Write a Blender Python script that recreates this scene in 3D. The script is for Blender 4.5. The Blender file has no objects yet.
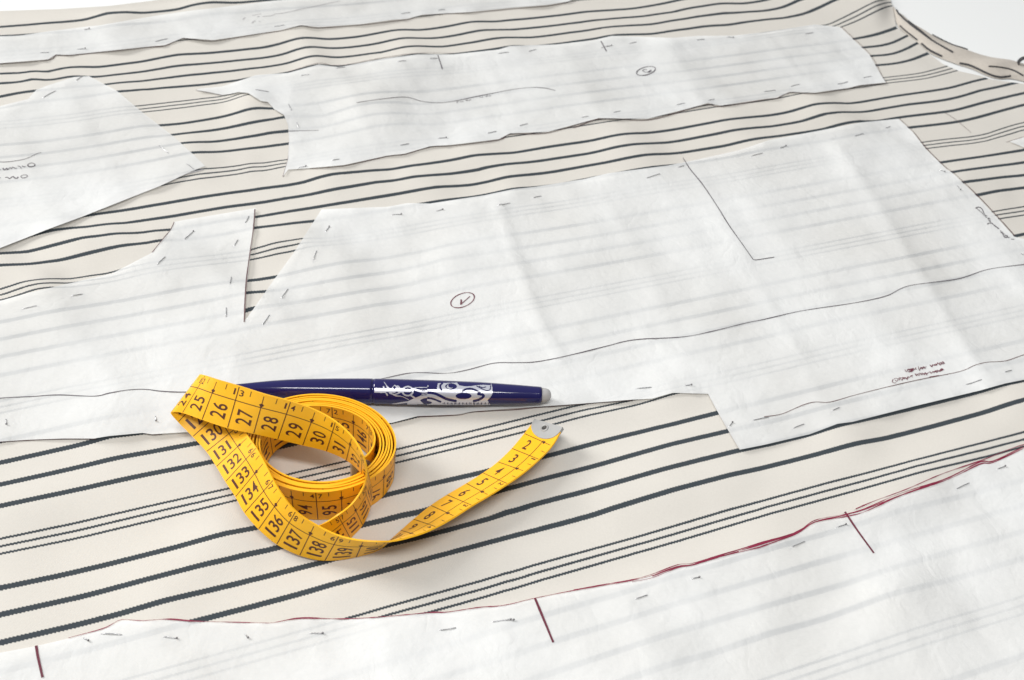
import bpy, bmesh, math, random
import numpy as np
from mathutils import Vector, Matrix
from mathutils.geometry import delaunay_2d_cdt

random.seed(7)
rng = np.random.default_rng(11)
D = bpy.data
scn = bpy.context.scene
COL = scn.collection
W, HT = 1024, 680
CM = 0.01                       # all measures below are centimetres

# ------------------------------------------------------------------ camera
F = 1050.0
HZ_Y, HZ_S = -735.0, 0.127      # horizon of the table plane
n = np.array([-HZ_S, 1.0, (340 - HZ_Y) / F]); n /= np.linalg.norm(n)
Zw = -n
fwd = np.array([0, 0, 1.0]); Yw = fwd - fwd.dot(Zw) * Zw; Yw /= np.linalg.norm(Yw)
Xw = np.cross(Yw, Zw)
R = np.array([Xw, Yw, Zw])      # world = R @ cam (x right, y down, z forward)
ZC = 43.75                      # depth of the tape measure, cm
HCAM = ZC * n.dot(np.array([-200, 110, F])) / F
CAM = np.array([0, 0, HCAM])
_a = R @ (np.array([0, 60, F]) / F); CAM = CAM - np.array([_a[0], _a[1], 0]) * (HCAM / -_a[2])

def proj(P):
    P = np.atleast_2d(P) - CAM
    c = P @ R
    return np.stack([512 + F * c[:, 0] / c[:, 2], 340 + F * c[:, 1] / c[:, 2]], 1)

def unproj(px, z=0.0):
    px = np.atleast_2d(np.asarray(px, float))
    d = np.c_[px[:, 0] - 512, px[:, 1] - 340, np.full(len(px), F)] @ R.T
    t = (np.asarray(z) - CAM[2]) / d[:, 2]
    return CAM + d * t[:, None]

# ------------------------------------------------------------------ stripes of the cloth: woven phase and relief
STRIPES = """3:0,2352 223,2306 437,2256 691,2192 894,2134 1016,2113
2:0,2459 345,2382 569,2322 812,2258 1036,2211
1:0,2571 305,2500 477,2456 660,2401 843,2360 1036,2314
0:802,2480 1036,2418
4.95:0,2155 305,2091 528,2040
4.65:0,2187 305,2124 650,2040
4.35:0,2215 305,2154 792,2040
6.3:0,2023 305,1959 559,1903 843,1848
7.3:0,1939 274,1878 457,1834 782,1774
8.3:0,1851 335,1776 437,1744 559,1732
4.95:538,2038 904,1956
4.65:660,2038 924,1980
4.35:792,2038 934,2003
0:1020,2424 1193,2377 1335,2335 1528,2284 1731,2228 2056,2142
1:1020,2316 1284,2251
1:1619,2164 1792,2121 2056,2048
2:1020,2208 1111,2190
2:1457,2098 1711,2045
-1.35:1396,2472 1609,2411 2056,2287
-1.65:1548,2460 2056,2321
-1.95:1721,2449 2056,2356
4.95:1589,1797 1863,1730 2056,1683
4.65:1589,1824 2056,1710
4.35:1589,1850 2056,1738
4.95:1162,1896 1375,1848
4.65:1203,1910 1386,1868
3:1528,1984 1731,1934 1934,1888
2:1954,1978 2056,1951
2:1721,2032 1589,2061
4.95:2040,1687 2263,1632 2375,1612
4.65:2040,1715 2365,1632 2517,1604
4.35:2233,1693 2385,1655 2568,1614 2690,1575
3:2223,1815 2436,1758 2690,1698 2873,1651
2:2040,1949 2375,1865 2690,1774 2913,1723
1:2040,2040 2345,1964 2649,1878 2954,1802 3076,1778
0:2446,2034 2690,1959 2924,1898 3076,1865
-1.35:2913,2038 3076,1997
-1.35:2040,2287 2253,2228 2548,2149 2913,2040
-1.65:2040,2321 2548,2177 3035,2040
-1.95:2040,2357 2395,2256 2690,2172 3076,2055
0:2040,2147 2243,2096 2375,2060
1:3056,1781 3239,1738 3351,1700 3432,1683 3665,1628 3919,1566 4021,1535 4092,1522
0:3056,1871 3259,1819 3422,1774 3544,1754 3736,1705 3940,1649 4031,1617 4092,1599
-1.35:3056,2002 3310,1931 3483,1888 3787,1807 4092,1729
-1.65:3056,2030 3462,1922 3665,1863 4092,1759
-1.95:3147,2038 3462,1952 3706,1883 3970,1822
17.55:0,1157 102,1124 173,1115 284,1117 427,1096
17.25:0,1183 122,1140 203,1130 345,1122
16.95:0,1201 81,1178 173,1149
18.9:0,1057 132,1055 244,1041 376,1007 508,977 640,958
19.9:0,1015 102,1010 203,983 335,946 457,932 569,932 680,922
20.9:142,937 213,919 345,909 488,895 731,858 914,827 1036,812
21.9:335,865 508,839 812,787 1036,754
23.25:640,743 752,723 1036,687
23.55:721,710 863,690 955,680
19.9:1016,870 1036,868
18.9:1011,911 1036,908
17.55:1005,1003 1036,992
17.25:1005,1018 1036,1012
16.95:1005,1039 1036,1033
15.6:993,1124 1036,1119
14.6:985,1168 1036,1166
13.6:977,1247 1016,1230
21.9:1020,759 1142,743 1213,731 1274,708 1335,694 1447,686 1558,680
20.9:1020,813 1274,771 1508,726 1650,705 1792,697 1924,680
19.9:1020,869 1304,822 1568,780 1751,746 1883,741 2056,705
18.9:1020,910 1254,885
18.9:1731,809 1934,781 2056,754
17.55:1020,992 1101,968 1203,952
17.25:1020,1015 1188,975
16.95:1020,1036 1172,1007
15.6:1020,1122 1101,1109
14.6:1020,1168 1056,1166
15.6:1396,1046 1528,1035 1711,1003
14.6:1650,1070 1772,1035
13.6:1568,1152 1772,1107
12.6:1508,1218 1680,1196 1822,1162
11.25:1589,1302 1772,1264
10.65:1619,1340 1751,1315
17.55:1284,956 1467,932 1629,905
16.95:1274,980 1447,967
34.5:1020,193 1111,178 1203,150 1304,159 1426,148 1579,120 1670,122 1761,110 1883,86 1975,89 2056,79
33.5:1020,235 1132,218 1243,186 1325,193 1497,176 1619,150 1731,154 1832,140 1934,119 2056,119
32.5:1020,272 1152,253 1254,223 1335,231 1528,213 1640,185 1772,188 1904,168 1995,150 2056,150
31.5:1020,308 1152,290 1274,256 1355,266 1528,234 1670,215 1812,216 1995,195 2056,181
28.2:1020,432 1101,438
27.2:1020,488 1132,464
26.2:1020,543 1071,532 1152,526
25.2:1020,591 1152,575
23.85:1020,650 1147,640
23.25:1020,678 1132,665
21.9:1589,674 1782,644 1893,620 2056,612
20.9:1934,670 2056,653
27.2:1162,464 1294,467 1426,421 1487,411 1589,409 1670,421
25.2:1508,503 1629,492 1751,498 1934,472
34.5:2040,79 2192,66 2335,47 2385,44 2517,37 2609,22 2690,5 2741,-5
33.5:2040,120 2223,102 2416,79 2568,66 2690,51 2812,25 2883,13 2974,17 3056,2
32.5:2040,149 2121,151 2274,130 2416,109 2538,100 2690,79 2893,51 3076,41
31.5:2111,186 2253,173 2375,156 2456,139 2609,137 2751,116 2822,105 2913,102 3076,76
21.9:2040,614 2192,587 2375,561 2487,536 2588,533 2751,508 2903,479 3076,462
20.9:2040,653 2172,642 2355,615 2456,589 2538,576 2670,571 2812,545 2934,520 3076,508
19.9:2263,676 2446,646 2599,616 2710,613 2903,584 3015,556 3076,548
19.9:2040,705 2152,695 2263,680
18.9:2131,752 2243,738 2335,719
28.2:2213,300 2446,274
27.2:2304,333 2528,307
21.9:3056,464 3147,450 3259,415 3391,417 3544,391 3808,350 3950,313
20.9:3056,508 3198,488 3300,454 3371,445 3442,450 3635,416 3808,394 3919,361 4061,331
19.9:3056,550 3300,518 3432,482 3503,486 3665,462 3808,444 3919,414 4092,374
18.9:3650,508 3808,490 3899,472 4001,444 4092,419
17.55:3696,569 3868,550 3950,536 4092,492
17.25:3706,581 3950,551 4092,505
16.95:3716,592 3858,577 3970,554 4092,518
15.6:3772,649 4092,602
14.6:3884,677 4092,650
13.6:3858,726 4011,708 4092,702
12.6:3909,782 3990,763 4092,751
11.25:3970,848 4092,827
10.95:3982,861 4092,845
10.65:3998,874 4092,861
9.3:4059,945 4092,937
25.2:3493,262 3584,254 3655,237 3714,212
26.2:3477,223 3564,217 3625,195 3670,169
27.2:3452,190 3513,186 3574,171 3625,145
28.2:3411,157 3483,144 3589,112
23.85:3544,310 3686,292 3789,265
23.55:3554,320 3696,303 3813,272
23.25:3564,330 3706,314 3830,282
29.55:3361,110 3462,66 3569,20
29.85:3330,108 3432,63 3544,10
30.15:3300,107 3401,56 3503,3
31.5:3056,79 3137,73 3208,61 3274,32 3335,0
32.5:3056,44 3122,32 3188,0
30.15:3056,130 3168,112 3259,100
34.5:0,296 183,292 234,277 284,269 396,269 569,247 711,218 833,213 1036,194
33.5:0,330 132,310 284,303 386,309 569,287 691,266 873,250 1036,234
32.5:0,389 142,364
32.5:427,337 569,326 772,298 1036,272
31.5:0,434 91,414 203,401
31.5:467,364 650,350 812,340 955,323 1016,308
30.15:554,425 731,404 914,380
29.85:564,437 772,412 914,391 975,370
29.55:579,448 894,410 995,374
28.2:640,502 731,495 863,472 985,437 1036,431
27.2:691,540 884,516 1036,485
26.2:731,571 853,569 1036,542
25.2:782,607 894,606 1036,591
23.85:812,674 1036,657
38.8:0,109 335,81 427,51 508,47 569,53 711,39 772,18 843,7 945,12 1036,3
37.8:0,143 112,138 193,130
29.85:0,498 152,488 305,470
28.2:152,569 406,533 569,503
-3.3:2040,2502 2243,2441 2446,2385 2690,2306
-4.3:2040,2624 2274,2548 2548,2465 2792,2390 3076,2309
-5.3:2670,2538 2852,2487 3076,2421
-6.3:2670,2660 2852,2614 3076,2533
-3.3:3056,2202 3391,2111 3604,2040
-4.3:3056,2314 3259,2253 3665,2142 4031,2040
-5.3:3056,2426 3381,2337 3564,2274 4092,2126
-6.3:3056,2543 3310,2472 3564,2375 3828,2314 4092,2233
6.3:3056,1350 3259,1300"""
pts, U = [], []
for ln in STRIPES.split('\n'):
    u, rest = ln.split(':')
    q = np.array([[float(k) / 4 for k in w.split(',')] for w in rest.split()])
    for a, b in zip(q[:-1], q[1:]):
        m = max(1, int(np.linalg.norm(b - a) / 22))
        for k in range(m): pts.append(a + (b - a) * k / m); U.append(float(u))
    pts.append(q[-1]); U.append(float(u))
pts = np.array(pts); U = np.array(U)
fs = np.array([-12.37712042, -46.92443992, 9.1954056, -0.11845662, 0.9302339])
def ufit(p):
    x = (p[:, 0] - 512) / 1000; y = (p[:, 1] - 340) / 1000
    den = 1 + fs[3] * x + fs[4] * y
    v = (fs[0] * x + fs[1] * y + fs[2]) / den
    return v, (fs[1] - v * fs[4]) / den / 1000
v0, dv = ufit(pts)
res = (v0 - U) / dv             # residual in picture rows
GX = np.arange(-200, 1241, 6.0); GY = np.arange(-150, 905, 6.0)
gx, gy = np.meshgrid(GX, GY)
def tps(a, b):                  # stretched distance: relief runs steeper across the stripes
    d2 = ((a[:, None, 0] - b[None, :, 0]) / 1.0) ** 2 + ((a[:, None, 1] - b[None, :, 1]) * 1.6) ** 2
    return np.sqrt(d2 + 9.0)
K = tps(pts, pts); nP = len(pts)
Q = np.c_[np.ones(nP), pts / 500]
A = np.block([[K - np.eye(nP) * 3.0, Q], [Q.T, np.zeros((3, 3))]])
sol = np.linalg.solve(A, np.r_[res, 0, 0, 0])
G = np.stack([gx.ravel(), gy.ravel()], 1)
RES = np.concatenate([tps(c, pts) @ sol[:nP] + np.c_[np.ones(len(c)), c / 500] @ sol[nP:] for c in np.array_split(G, 40)]).reshape(gx.shape)
RES = np.clip(RES, -25, 25)
def blur(a, s):
    r = int(3 * s) + 1; k = np.exp(-0.5 * (np.arange(-r, r + 1) / s) ** 2); k /= k.sum()
    a = np.apply_along_axis(lambda v: np.convolve(np.pad(v, r, 'edge'), k, 'valid'), 0, a)
    return np.apply_along_axis(lambda v: np.convolve(np.pad(v, r, 'edge'), k, 'valid'), 1, a)
def samp(fld, p):
    x = np.clip((p[:, 0] - GX[0]) / 6, 0, len(GX) - 1.001); y = np.clip((p[:, 1] - GY[0]) / 6, 0, len(GY) - 1.001)
    i = x.astype(int); j = y.astype(int); fx = x - i; fy = y - j
    return (fld[j, i] * (1 - fx) + fld[j, i + 1] * fx) * (1 - fy) + (fld[j + 1, i] * (1 - fx) + fld[j + 1, i + 1] * fx) * fy
HP = blur(RES, 0.6) - blur(RES, 11)
g0 = unproj(G, 0.0); g1 = g0.copy(); g1[:, 2] += 1
PXCM = (G[:, 1] - proj(g1)[:, 1]).reshape(gx.shape)     # picture rows per cm of height
HG = np.clip(-HP / PXCM * 1.7, -0.15, 0.7)
HG = blur(HG, 0.9)

TABLE_Z = -0.3
def seg_dist(P, poly):
    d = np.full(len(P), 1e9)
    for a, b in zip(poly, np.roll(poly, -1, 0)):
        ab = b - a; t = np.clip(((P - a) @ ab) / (ab @ ab + 1e-12), 0, 1)
        d = np.minimum(d, np.linalg.norm(P - (a + t[:, None] * ab), axis=1))
    return d
def inside(P, poly):
    r = np.zeros(len(P), bool)
    for a, b in zip(poly, np.roll(poly, -1, 0)):
        c = ((a[1] > P[:, 1]) != (b[1] > P[:, 1]))
        with np.errstate(divide='ignore', invalid='ignore'):
            xx = (b[0] - a[0]) * (P[:, 1] - a[1]) / (b[1] - a[1]) + a[0]
        r ^= c & (P[:, 0] < xx)
    return r

FAB_PX = np.array([(-190, 24), (0, 11), (60, 9), (110, 6), (150, 1), (200, -6), (400, -30), (700, -50), (872, -45), (890, -2), (893, 8), (896, 27), (917, 42),
    (928, 53), (943, 64), (959, 71), (981, 76), (989, 79), (1017, 83), (1060, 88), (1200, 100), (1230, 880), (-190, 880)], float)
def catpoly(p, step, closed=False):
    p = np.asarray(p, float); o = []
    m = len(p) if closed else len(p) - 1
    for i in range(m):
        a, b = p[i], p[(i + 1) % len(p)]
        k = max(1, int(round(np.linalg.norm(b - a) / step)))
        for j in range(k): o.append(a + (b - a) * j / k)
    if not closed: o.append(p[-1])
    return np.array(o)
def smooth_line(p, step):       # Catmull-Rom through the points
    p = np.asarray(p, float)
    if len(p) < 3: return catpoly(p, step)
    q = np.vstack([2 * p[0] - p[1], p, 2 * p[-1] - p[-2]]); o = []
    for i in range(1, len(q) - 2):
        k = max(2, int(np.linalg.norm(q[i + 1] - q[i]) / step))
        for t in np.arange(k) / k:
            o.append(0.5 * (2 * q[i] + (q[i + 1] - q[i - 1]) * t + (2 * q[i - 1] - 5 * q[i] + 4 * q[i + 1] - q[i + 2]) * t * t + (3 * q[i] - q[i - 1] - 3 * q[i + 1] + q[i + 2]) * t ** 3))
    o.append(p[-1]); return np.array(o)
FAB_W = unproj(catpoly(FAB_PX, 12, True), 0.0)[:, :2]
def h_fab(P):
    P = np.atleast_2d(P)[:, :2]
    h = samp(HG, proj(np.c_[P, np.zeros(len(P))]))
    d = seg_dist(P, FAB_W)
    k = np.clip(d / 1.6, 0, 1); k = k * k * (3 - 2 * k)
    return h * k + (TABLE_Z + 0.08) * (1 - k)

_W = []
for lo, hi, cnt, amp in ((5, 9, 14, 1.0), (2.2, 4.5, 20, 0.5), (0.9, 1.8, 26, 0.24)):
    for k in range(cnt):
        L = rng.uniform(lo, hi); th = rng.normal(0.0, 0.55) if rng.random() < 0.7 else rng.uniform(0, 3.14)
        _W.append((2 * math.pi / L * math.cos(th), 2 * math.pi / L * math.sin(th), rng.uniform(0, 6.28), amp / math.sqrt(cnt)))
def relief(P, seed):
    o = np.zeros(len(P))
    for i, (kx, ky, ph, a) in enumerate(_W):
        o += a * np.sin(kx * P[:, 0] + ky * P[:, 1] + ph + seed * (i + 1) * 1.7)
    return o

def line_h(P, path, width, amp):
    d = np.full(len(P), 1e9)
    for a, b in zip(path[:-1], path[1:]):
        ab = b - a; t = np.clip(((P - a) @ ab) / (ab @ ab), 0, 1)
        d = np.minimum(d, np.linalg.norm(P - (a + t[:, None] * ab), axis=1))
    return amp * np.exp(-np.sqrt((d / width) ** 2 + 0.03))

# ------------------------------------------------------------------ materials
def nt(name):
    m = D.materials.new(name); m.use_nodes = True; t = m.node_tree; t.nodes.clear()
    o = t.nodes.new('ShaderNodeOutputMaterial'); return m, t, o
def N(t, k, **kw):
    x = t.nodes.new(k)
    for a, b in kw.items(): setattr(x, a, b)
    return x
def MA(t, op, a, b=None, c=None, clamp=False):
    x = N(t, 'ShaderNodeMath', operation=op, use_clamp=clamp)
    for i, v in enumerate((a, b, c)):
        if v is None: continue
        if isinstance(v, (int, float)): x.inputs[i].default_value = v
        else: t.links.new(v, x.inputs[i])
    return x.outputs[0]
def princ(name, col, rough=0.5, metal=0.0, noise=None, bump=None, coat=0.0, spec=0.5, sub=0.0):
    m, t, o = nt(name)
    b = N(t, 'ShaderNodeBsdfPrincipled'); t.links.new(b.outputs[0], o.inputs[0])
    b.inputs['Base Color'].default_value = (*col, 1); b.inputs['Roughness'].default_value = rough
    b.inputs['Metallic'].default_value = metal; b.inputs['Coat Weight'].default_value = coat
    b.inputs['Specular IOR Level'].default_value = spec
    if noise:
        sc, amt = noise
        tc = N(t, 'ShaderNodeTexCoord'); nz = N(t, 'ShaderNodeTexNoise'); nz.inputs['Scale'].default_value = sc; nz.inputs['Detail'].default_value = 5
        t.links.new(tc.outputs['Object'], nz.inputs['Vector'])
        mx = N(t, 'ShaderNodeMix', data_type='RGBA', blend_type='MULTIPLY'); mx.inputs[0].default_value = 1.0
        mr = N(t, 'ShaderNodeMapRange'); mr.inputs['To Min'].default_value = 1 - amt; mr.inputs['To Max'].default_value = 1 + amt
        t.links.new(nz.outputs['Fac'], mr.inputs['Value']); mx.inputs[6].default_value = (*col, 1)
        t.links.new(mr.outputs[0], mx.inputs[7]); t.links.new(mx.outputs[2], b.inputs['Base Color'])
        mr2 = N(t, 'ShaderNodeMapRange'); mr2.inputs['To Min'].default_value = max(0.02, rough - 0.06); mr2.inputs['To Max'].default_value = rough + 0.06
        t.links.new(nz.outputs['Fac'], mr2.inputs['Value']); t.links.new(mr2.outputs[0], b.inputs['Roughness'])
    if bump:
        sc, st, ds = bump
        tc = N(t, 'ShaderNodeTexCoord'); nz = N(t, 'ShaderNodeTexNoise'); nz.inputs['Scale'].default_value = sc; nz.inputs['Detail'].default_value = 6
        t.links.new(tc.outputs['Object'], nz.inputs['Vector'])
        bp = N(t, 'ShaderNodeBump'); bp.inputs['Strength'].default_value = st; bp.inputs['Distance'].default_value = ds
        t.links.new(nz.outputs['Fac'], bp.inputs['Height']); t.links.new(bp.outputs[0], b.inputs['Normal'])
    return m

def fabric_material():
    m, t, o = nt('striped_cotton')
    b = N(t, 'ShaderNodeBsdfPrincipled'); t.links.new(b.outputs[0], o.inputs[0])
    b.inputs['Roughness'].default_value = 0.85; b.inputs['Specular IOR Level'].default_value = 0.15
    au = N(t, 'ShaderNodeAttribute', attribute_name='weave_u').outputs['Fac']
    av = N(t, 'ShaderNodeAttribute', attribute_name='weave_v').outputs['Fac']
    # twill: stepped stripe borders
    saw = MA(t, 'PINGPONG', MA(t, 'ADD', MA(t, 'MULTIPLY', av, 1 / 0.13), MA(t, 'MULTIPLY', au, 6.0)), 0.5)
    nz = N(t, 'ShaderNodeTexNoise'); nz.inputs['Scale'].default_value = 900; nz.inputs['Detail'].default_value = 3
    tc = N(t, 'ShaderNodeTexCoord'); t.links.new(tc.outputs['Object'], nz.inputs['Vector'])
    wob = MA(t, 'ADD', MA(t, 'MULTIPLY', MA(t, 'SUBTRACT', saw, 0.25), 0.065), MA(t, 'MULTIPLY', MA(t, 'SUBTRACT', nz.outputs['Fac'], 0.5), 0.03))
    mm = MA(t, 'FLOORED_MODULO', MA(t, 'ADD', au, 0.5), 6.3)
    def stripe(dist, hw):
        e = MA(t, 'SUBTRACT', MA(t, 'ADD', hw, wob), dist)
        return MA(t, 'MULTIPLY_ADD', e, 40.0, 0.5, clamp=True)
    thick = MA(t, 'MULTIPLY', stripe(MA(t, 'ABSOLUTE', MA(t, 'SUBTRACT', MA(t, 'FRACT', mm), 0.5)), 0.108), MA(t, 'LESS_THAN', mm, 4.0))
    q = MA(t, 'MULTIPLY', MA(t, 'SUBTRACT', mm, 4.7), 1 / 0.3)
    thin = MA(t, 'MULTIPLY', stripe(MA(t, 'MULTIPLY', MA(t, 'ABSOLUTE', MA(t, 'SUBTRACT', MA(t, 'FRACT', q), 0.5)), 0.3), 0.046),
              MA(t, 'MULTIPLY', MA(t, 'GREATER_THAN', mm, 4.7), MA(t, 'LESS_THAN', mm, 5.6)))
    fac = MA(t, 'MAXIMUM', thick, thin)
    # cream ground with yarn irregularity
    n2 = N(t, 'ShaderNodeTexNoise'); n2.inputs['Scale'].default_value = 1500; n2.inputs['Detail'].default_value = 2
    t.links.new(tc.outputs['Object'], n2.inputs['Vector'])
    n3 = N(t, 'ShaderNodeTexNoise'); n3.inputs['Scale'].default_value = 14; n3.inputs['Detail'].default_value = 4
    t.links.new(tc.outputs['Object'], n3.inputs['Vector'])
    br = MA(t, 'ADD', 0.885, MA(t, 'ADD', MA(t, 'MULTIPLY', n2.outputs['Fac'], 0.11), MA(t, 'MULTIPLY', n3.outputs['Fac'], 0.12)))
    def tint(c):
        x = N(t, 'ShaderNodeMix', data_type='RGBA', blend_type='MULTIPLY'); x.inputs[0].default_value = 1; x.inputs[6].default_value = (*c, 1)
        t.links.new(br, x.inputs[7]); return x.outputs[2]
    mx = N(t, 'ShaderNodeMix', data_type='RGBA'); t.links.new(fac, mx.inputs[0])
    t.links.new(tint((0.65, 0.62, 0.568)), mx.inputs[6]); t.links.new(tint((0.05, 0.061, 0.07)), mx.inputs[7])
    t.links.new(mx.outputs[2], b.inputs['Base Color'])
    tw = MA(t, 'SINE', MA(t, 'ADD', MA(t, 'MULTIPLY', av, 2 * math.pi / 0.065), MA(t, 'MULTIPLY', au, 2 * math.pi / 0.065)))
    bp = N(t, 'ShaderNodeBump'); bp.inputs['Strength'].default_value = 0.35; bp.inputs['Distance'].default_value = 0.0002
    t.links.new(MA(t, 'ADD', tw, n2.outputs['Fac']), bp.inputs['Height']); t.links.new(bp.outputs[0], b.inputs['Normal'])
    return m

def paper_material():
    m, t, o = nt('tracing_paper')
    tc = N(t, 'ShaderNodeTexCoord')
    nz = N(t, 'ShaderNodeTexNoise'); nz.inputs['Scale'].default_value = 11; nz.inputs['Detail'].default_value = 2; nz.inputs['Roughness'].default_value = 0.5
    t.links.new(tc.outputs['Object'], nz.inputs['Vector'])
    fb = N(t, 'ShaderNodeTexNoise'); fb.inputs['Scale'].default_value = 420; fb.inputs['Detail'].default_value = 4
    t.links.new(tc.outputs['Object'], fb.inputs['Vector'])
    dif = N(t, 'ShaderNodeBsdfPrincipled'); dif.inputs['Roughness'].default_value = 0.6; dif.inputs['Specular IOR Level'].default_value = 0.25
    mx = N(t, 'ShaderNodeMix', data_type='RGBA'); mx.inputs[6].default_value = (0.80, 0.81, 0.803, 1); mx.inputs[7].default_value = (0.87, 0.875, 0.868, 1)
    t.links.new(fb.outputs['Fac'], mx.inputs[0]); t.links.new(mx.outputs[2], dif.inputs['Base Color'])
    tr = N(t, 'ShaderNodeBsdfTranslucent'); tr.inputs['Color'].default_value = (0.88, 0.89, 0.88, 1)
    m1 = N(t, 'ShaderNodeMixShader'); m1.inputs[0].default_value = 0.14
    t.links.new(dif.outputs[0], m1.inputs[1]); t.links.new(tr.outputs[0], m1.inputs[2])
    tp = N(t, 'ShaderNodeBsdfTransparent')
    mr = N(t, 'ShaderNodeMapRange'); mr.inputs['From Min'].default_value = 0.36; mr.inputs['From Max'].default_value = 0.66
    mr.inputs['To Min'].default_value = 0.09; mr.inputs['To Max'].default_value = 0.36
    t.links.new(nz.outputs['Fac'], mr.inputs['Value'])
    m2 = N(t, 'ShaderNodeMixShader'); t.links.new(mr.outputs[0], m2.inputs[0])
    t.links.new(m1.outputs[0], m2.inputs[1]); t.links.new(tp.outputs[0], m2.inputs[2])
    bp = N(t, 'ShaderNodeBump'); bp.inputs['Strength'].default_value = 0.6; bp.inputs['Distance'].default_value = 0.0007
    vo = N(t, 'ShaderNodeTexVoronoi', feature='DISTANCE_TO_EDGE'); vo.inputs['Scale'].default_value = 26
    wn = N(t, 'ShaderNodeTexNoise'); wn.inputs['Scale'].default_value = 30; wn.inputs['Detail'].default_value = 3; t.links.new(tc.outputs['Object'], wn.inputs['Vector'])
    wv = N(t, 'ShaderNodeMix', data_type='VECTOR'); wv.inputs[0].default_value = 0.045; t.links.new(tc.outputs['Object'], wv.inputs[4]); t.links.new(wn.outputs['Color'], wv.inputs[5])
    t.links.new(wv.outputs[1], vo.inputs['Vector'])
    rd = N(t, 'ShaderNodeTexNoise'); rd.inputs['Scale'].default_value = 55; rd.inputs['Detail'].default_value = 4; t.links.new(wv.outputs[1], rd.inputs['Vector'])
    ridge = MA(t, 'ABSOLUTE', MA(t, 'SUBTRACT', rd.outputs['Fac'], 0.5))
    hgt = MA(t, 'ADD', MA(t, 'MULTIPLY', vo.outputs['Distance'], 1.6), MA(t, 'ADD', MA(t, 'MULTIPLY', ridge, 2.2), MA(t, 'MULTIPLY', fb.outputs['Fac'], 0.3)))
    t.links.new(hgt, bp.inputs['Height'])
    t.links.new(bp.outputs[0], dif.inputs['Normal']); t.links.new(m2.outputs[0], o.inputs[0])
    return m

M = dict(
    fabric=fabric_material(), paper=paper_material(),
    table=princ('white_laminate', (0.83, 0.84, 0.83), 0.45, noise=(6, 0.015)),
    pencil=princ('pencil_line', (0.10, 0.085, 0.10), 0.6, noise=(300, 0.3)),
    faint=princ('faint_pencil_line', (0.42, 0.41, 0.42), 0.6, noise=(300, 0.2)),
    red=princ('dark_red_ink', (0.21, 0.012, 0.042), 0.5, noise=(200, 0.25)),
    maroon=princ('maroon_ink', (0.13, 0.022, 0.04), 0.5, noise=(200, 0.25)),
    brown=princ('brown_ink', (0.13, 0.075, 0.075), 0.6, noise=(250, 0.35)),
    steel=princ('pin_steel', (0.47, 0.47, 0.48), 0.3, 0.8, noise=(400, 0.2)),
    pinhead=princ('pin_head', (0.22, 0.21, 0.22), 0.3, 0.8, noise=(400, 0.15)),
    tape=princ('yellow_tape', (0.93, 0.475, 0.012), 0.42, noise=(60, 0.05), bump=(2500, 0.12, 0.0001), spec=0.4),
    print=princ('brown_print', (0.085, 0.022, 0.008), 0.5, noise=(400, 0.15)),
    tin=princ('dull_tin', (0.40, 0.40, 0.39), 0.55, 0.2, noise=(300, 0.1)),
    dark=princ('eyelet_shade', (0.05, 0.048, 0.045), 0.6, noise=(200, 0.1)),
    pen=princ('navy_plastic', (0.010, 0.009, 0.082), 0.1, noise=(40, 0.08), coat=0.0, spec=0.45),
    silver=princ('silver_print', (0.56, 0.57, 0.64), 0.3, 0.45, noise=(120, 0.06)),
    eraser=princ('grey_rubber', (0.42, 0.41, 0.40), 0.55, noise=(200, 0.1)),
)

# ------------------------------------------------------------------ object helpers
def mesh_obj(name, V, Fc, mat, parent=None, smooth=True):
    me = D.meshes.new(name)
    me.from_pydata([tuple(v) for v in np.asarray(V) * CM], [], [tuple(int(k) for k in f) for f in Fc])
    me.update()
    if smooth: me.polygons.foreach_set('use_smooth', [True] * len(me.polygons))
    for q in (mat if isinstance(mat, (list, tuple)) else [mat]): me.materials.append(q)
    o = D.objects.new(name, me); COL.objects.link(o)
    if parent: o.parent = parent
    return o
def tag(o, label=None, cat=None, group=None, kind=None):
    for k, v in (('label', label), ('category', cat), ('group', group), ('kind', kind)):
        if v: o[k] = v
    return o
def empty(name, loc=(0, 0, 0)):
    o = D.objects.new(name, None); o.empty_display_size = 0.02; COL.objects.link(o); o.location = Vector(loc) * CM
    return o
def reparent(o, p):             # keep world placement under an Empty that is not at the origin
    o.parent = p; o.matrix_parent_inverse = Matrix.Translation(p.location).inverted()

def sheet(name, outline_px, hfun, mat, step, parent=None, bstep=6, zfix=True):
    b = catpoly(outline_px, bstep, True)
    w = unproj(b, 0.0)
    if zfix:
        for _ in range(5): w = unproj(b, hfun(w[:, :2]))
    B = w[:, :2]
    lo, hi = B.min(0), B.max(0)
    xs = np.arange(lo[0], hi[0], step); ys = np.arange(lo[1], hi[1], step * 0.866)
    P = np.array([(x + (step / 2 if j % 2 else 0), y) for j, y in enumerate(ys) for x in xs])
    P += rng.uniform(-0.12, 0.12, P.shape) * step
    P = P[inside(P, B)]; P = P[seg_dist(P, B) > step * 0.45]
    allp = np.vstack([B, P])
    vv, _, ff, _, _, _ = delaunay_2d_cdt([Vector(p) for p in allp], [], [list(range(len(B)))], 1, 1e-6)
    vv = np.array([(p.x, p.y) for p in vv])
    tri = []
    for f in ff:
        a, c, d = (vv[k] for k in f[:3]); ar = (c[0] - a[0]) * (d[1] - a[1]) - (c[1] - a[1]) * (d[0] - a[0])
        tri.append(f if ar > 0 else f[::-1])
    z = hfun(vv)
    return mesh_obj(name, np.c_[vv, z], tri, mat, parent), np.c_[vv, z]

def on_surface(px, hfun):
    w = unproj(px, 0.0)
    for _ in range(6): w = unproj(px, hfun(w[:, :2]))
    return w

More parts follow.
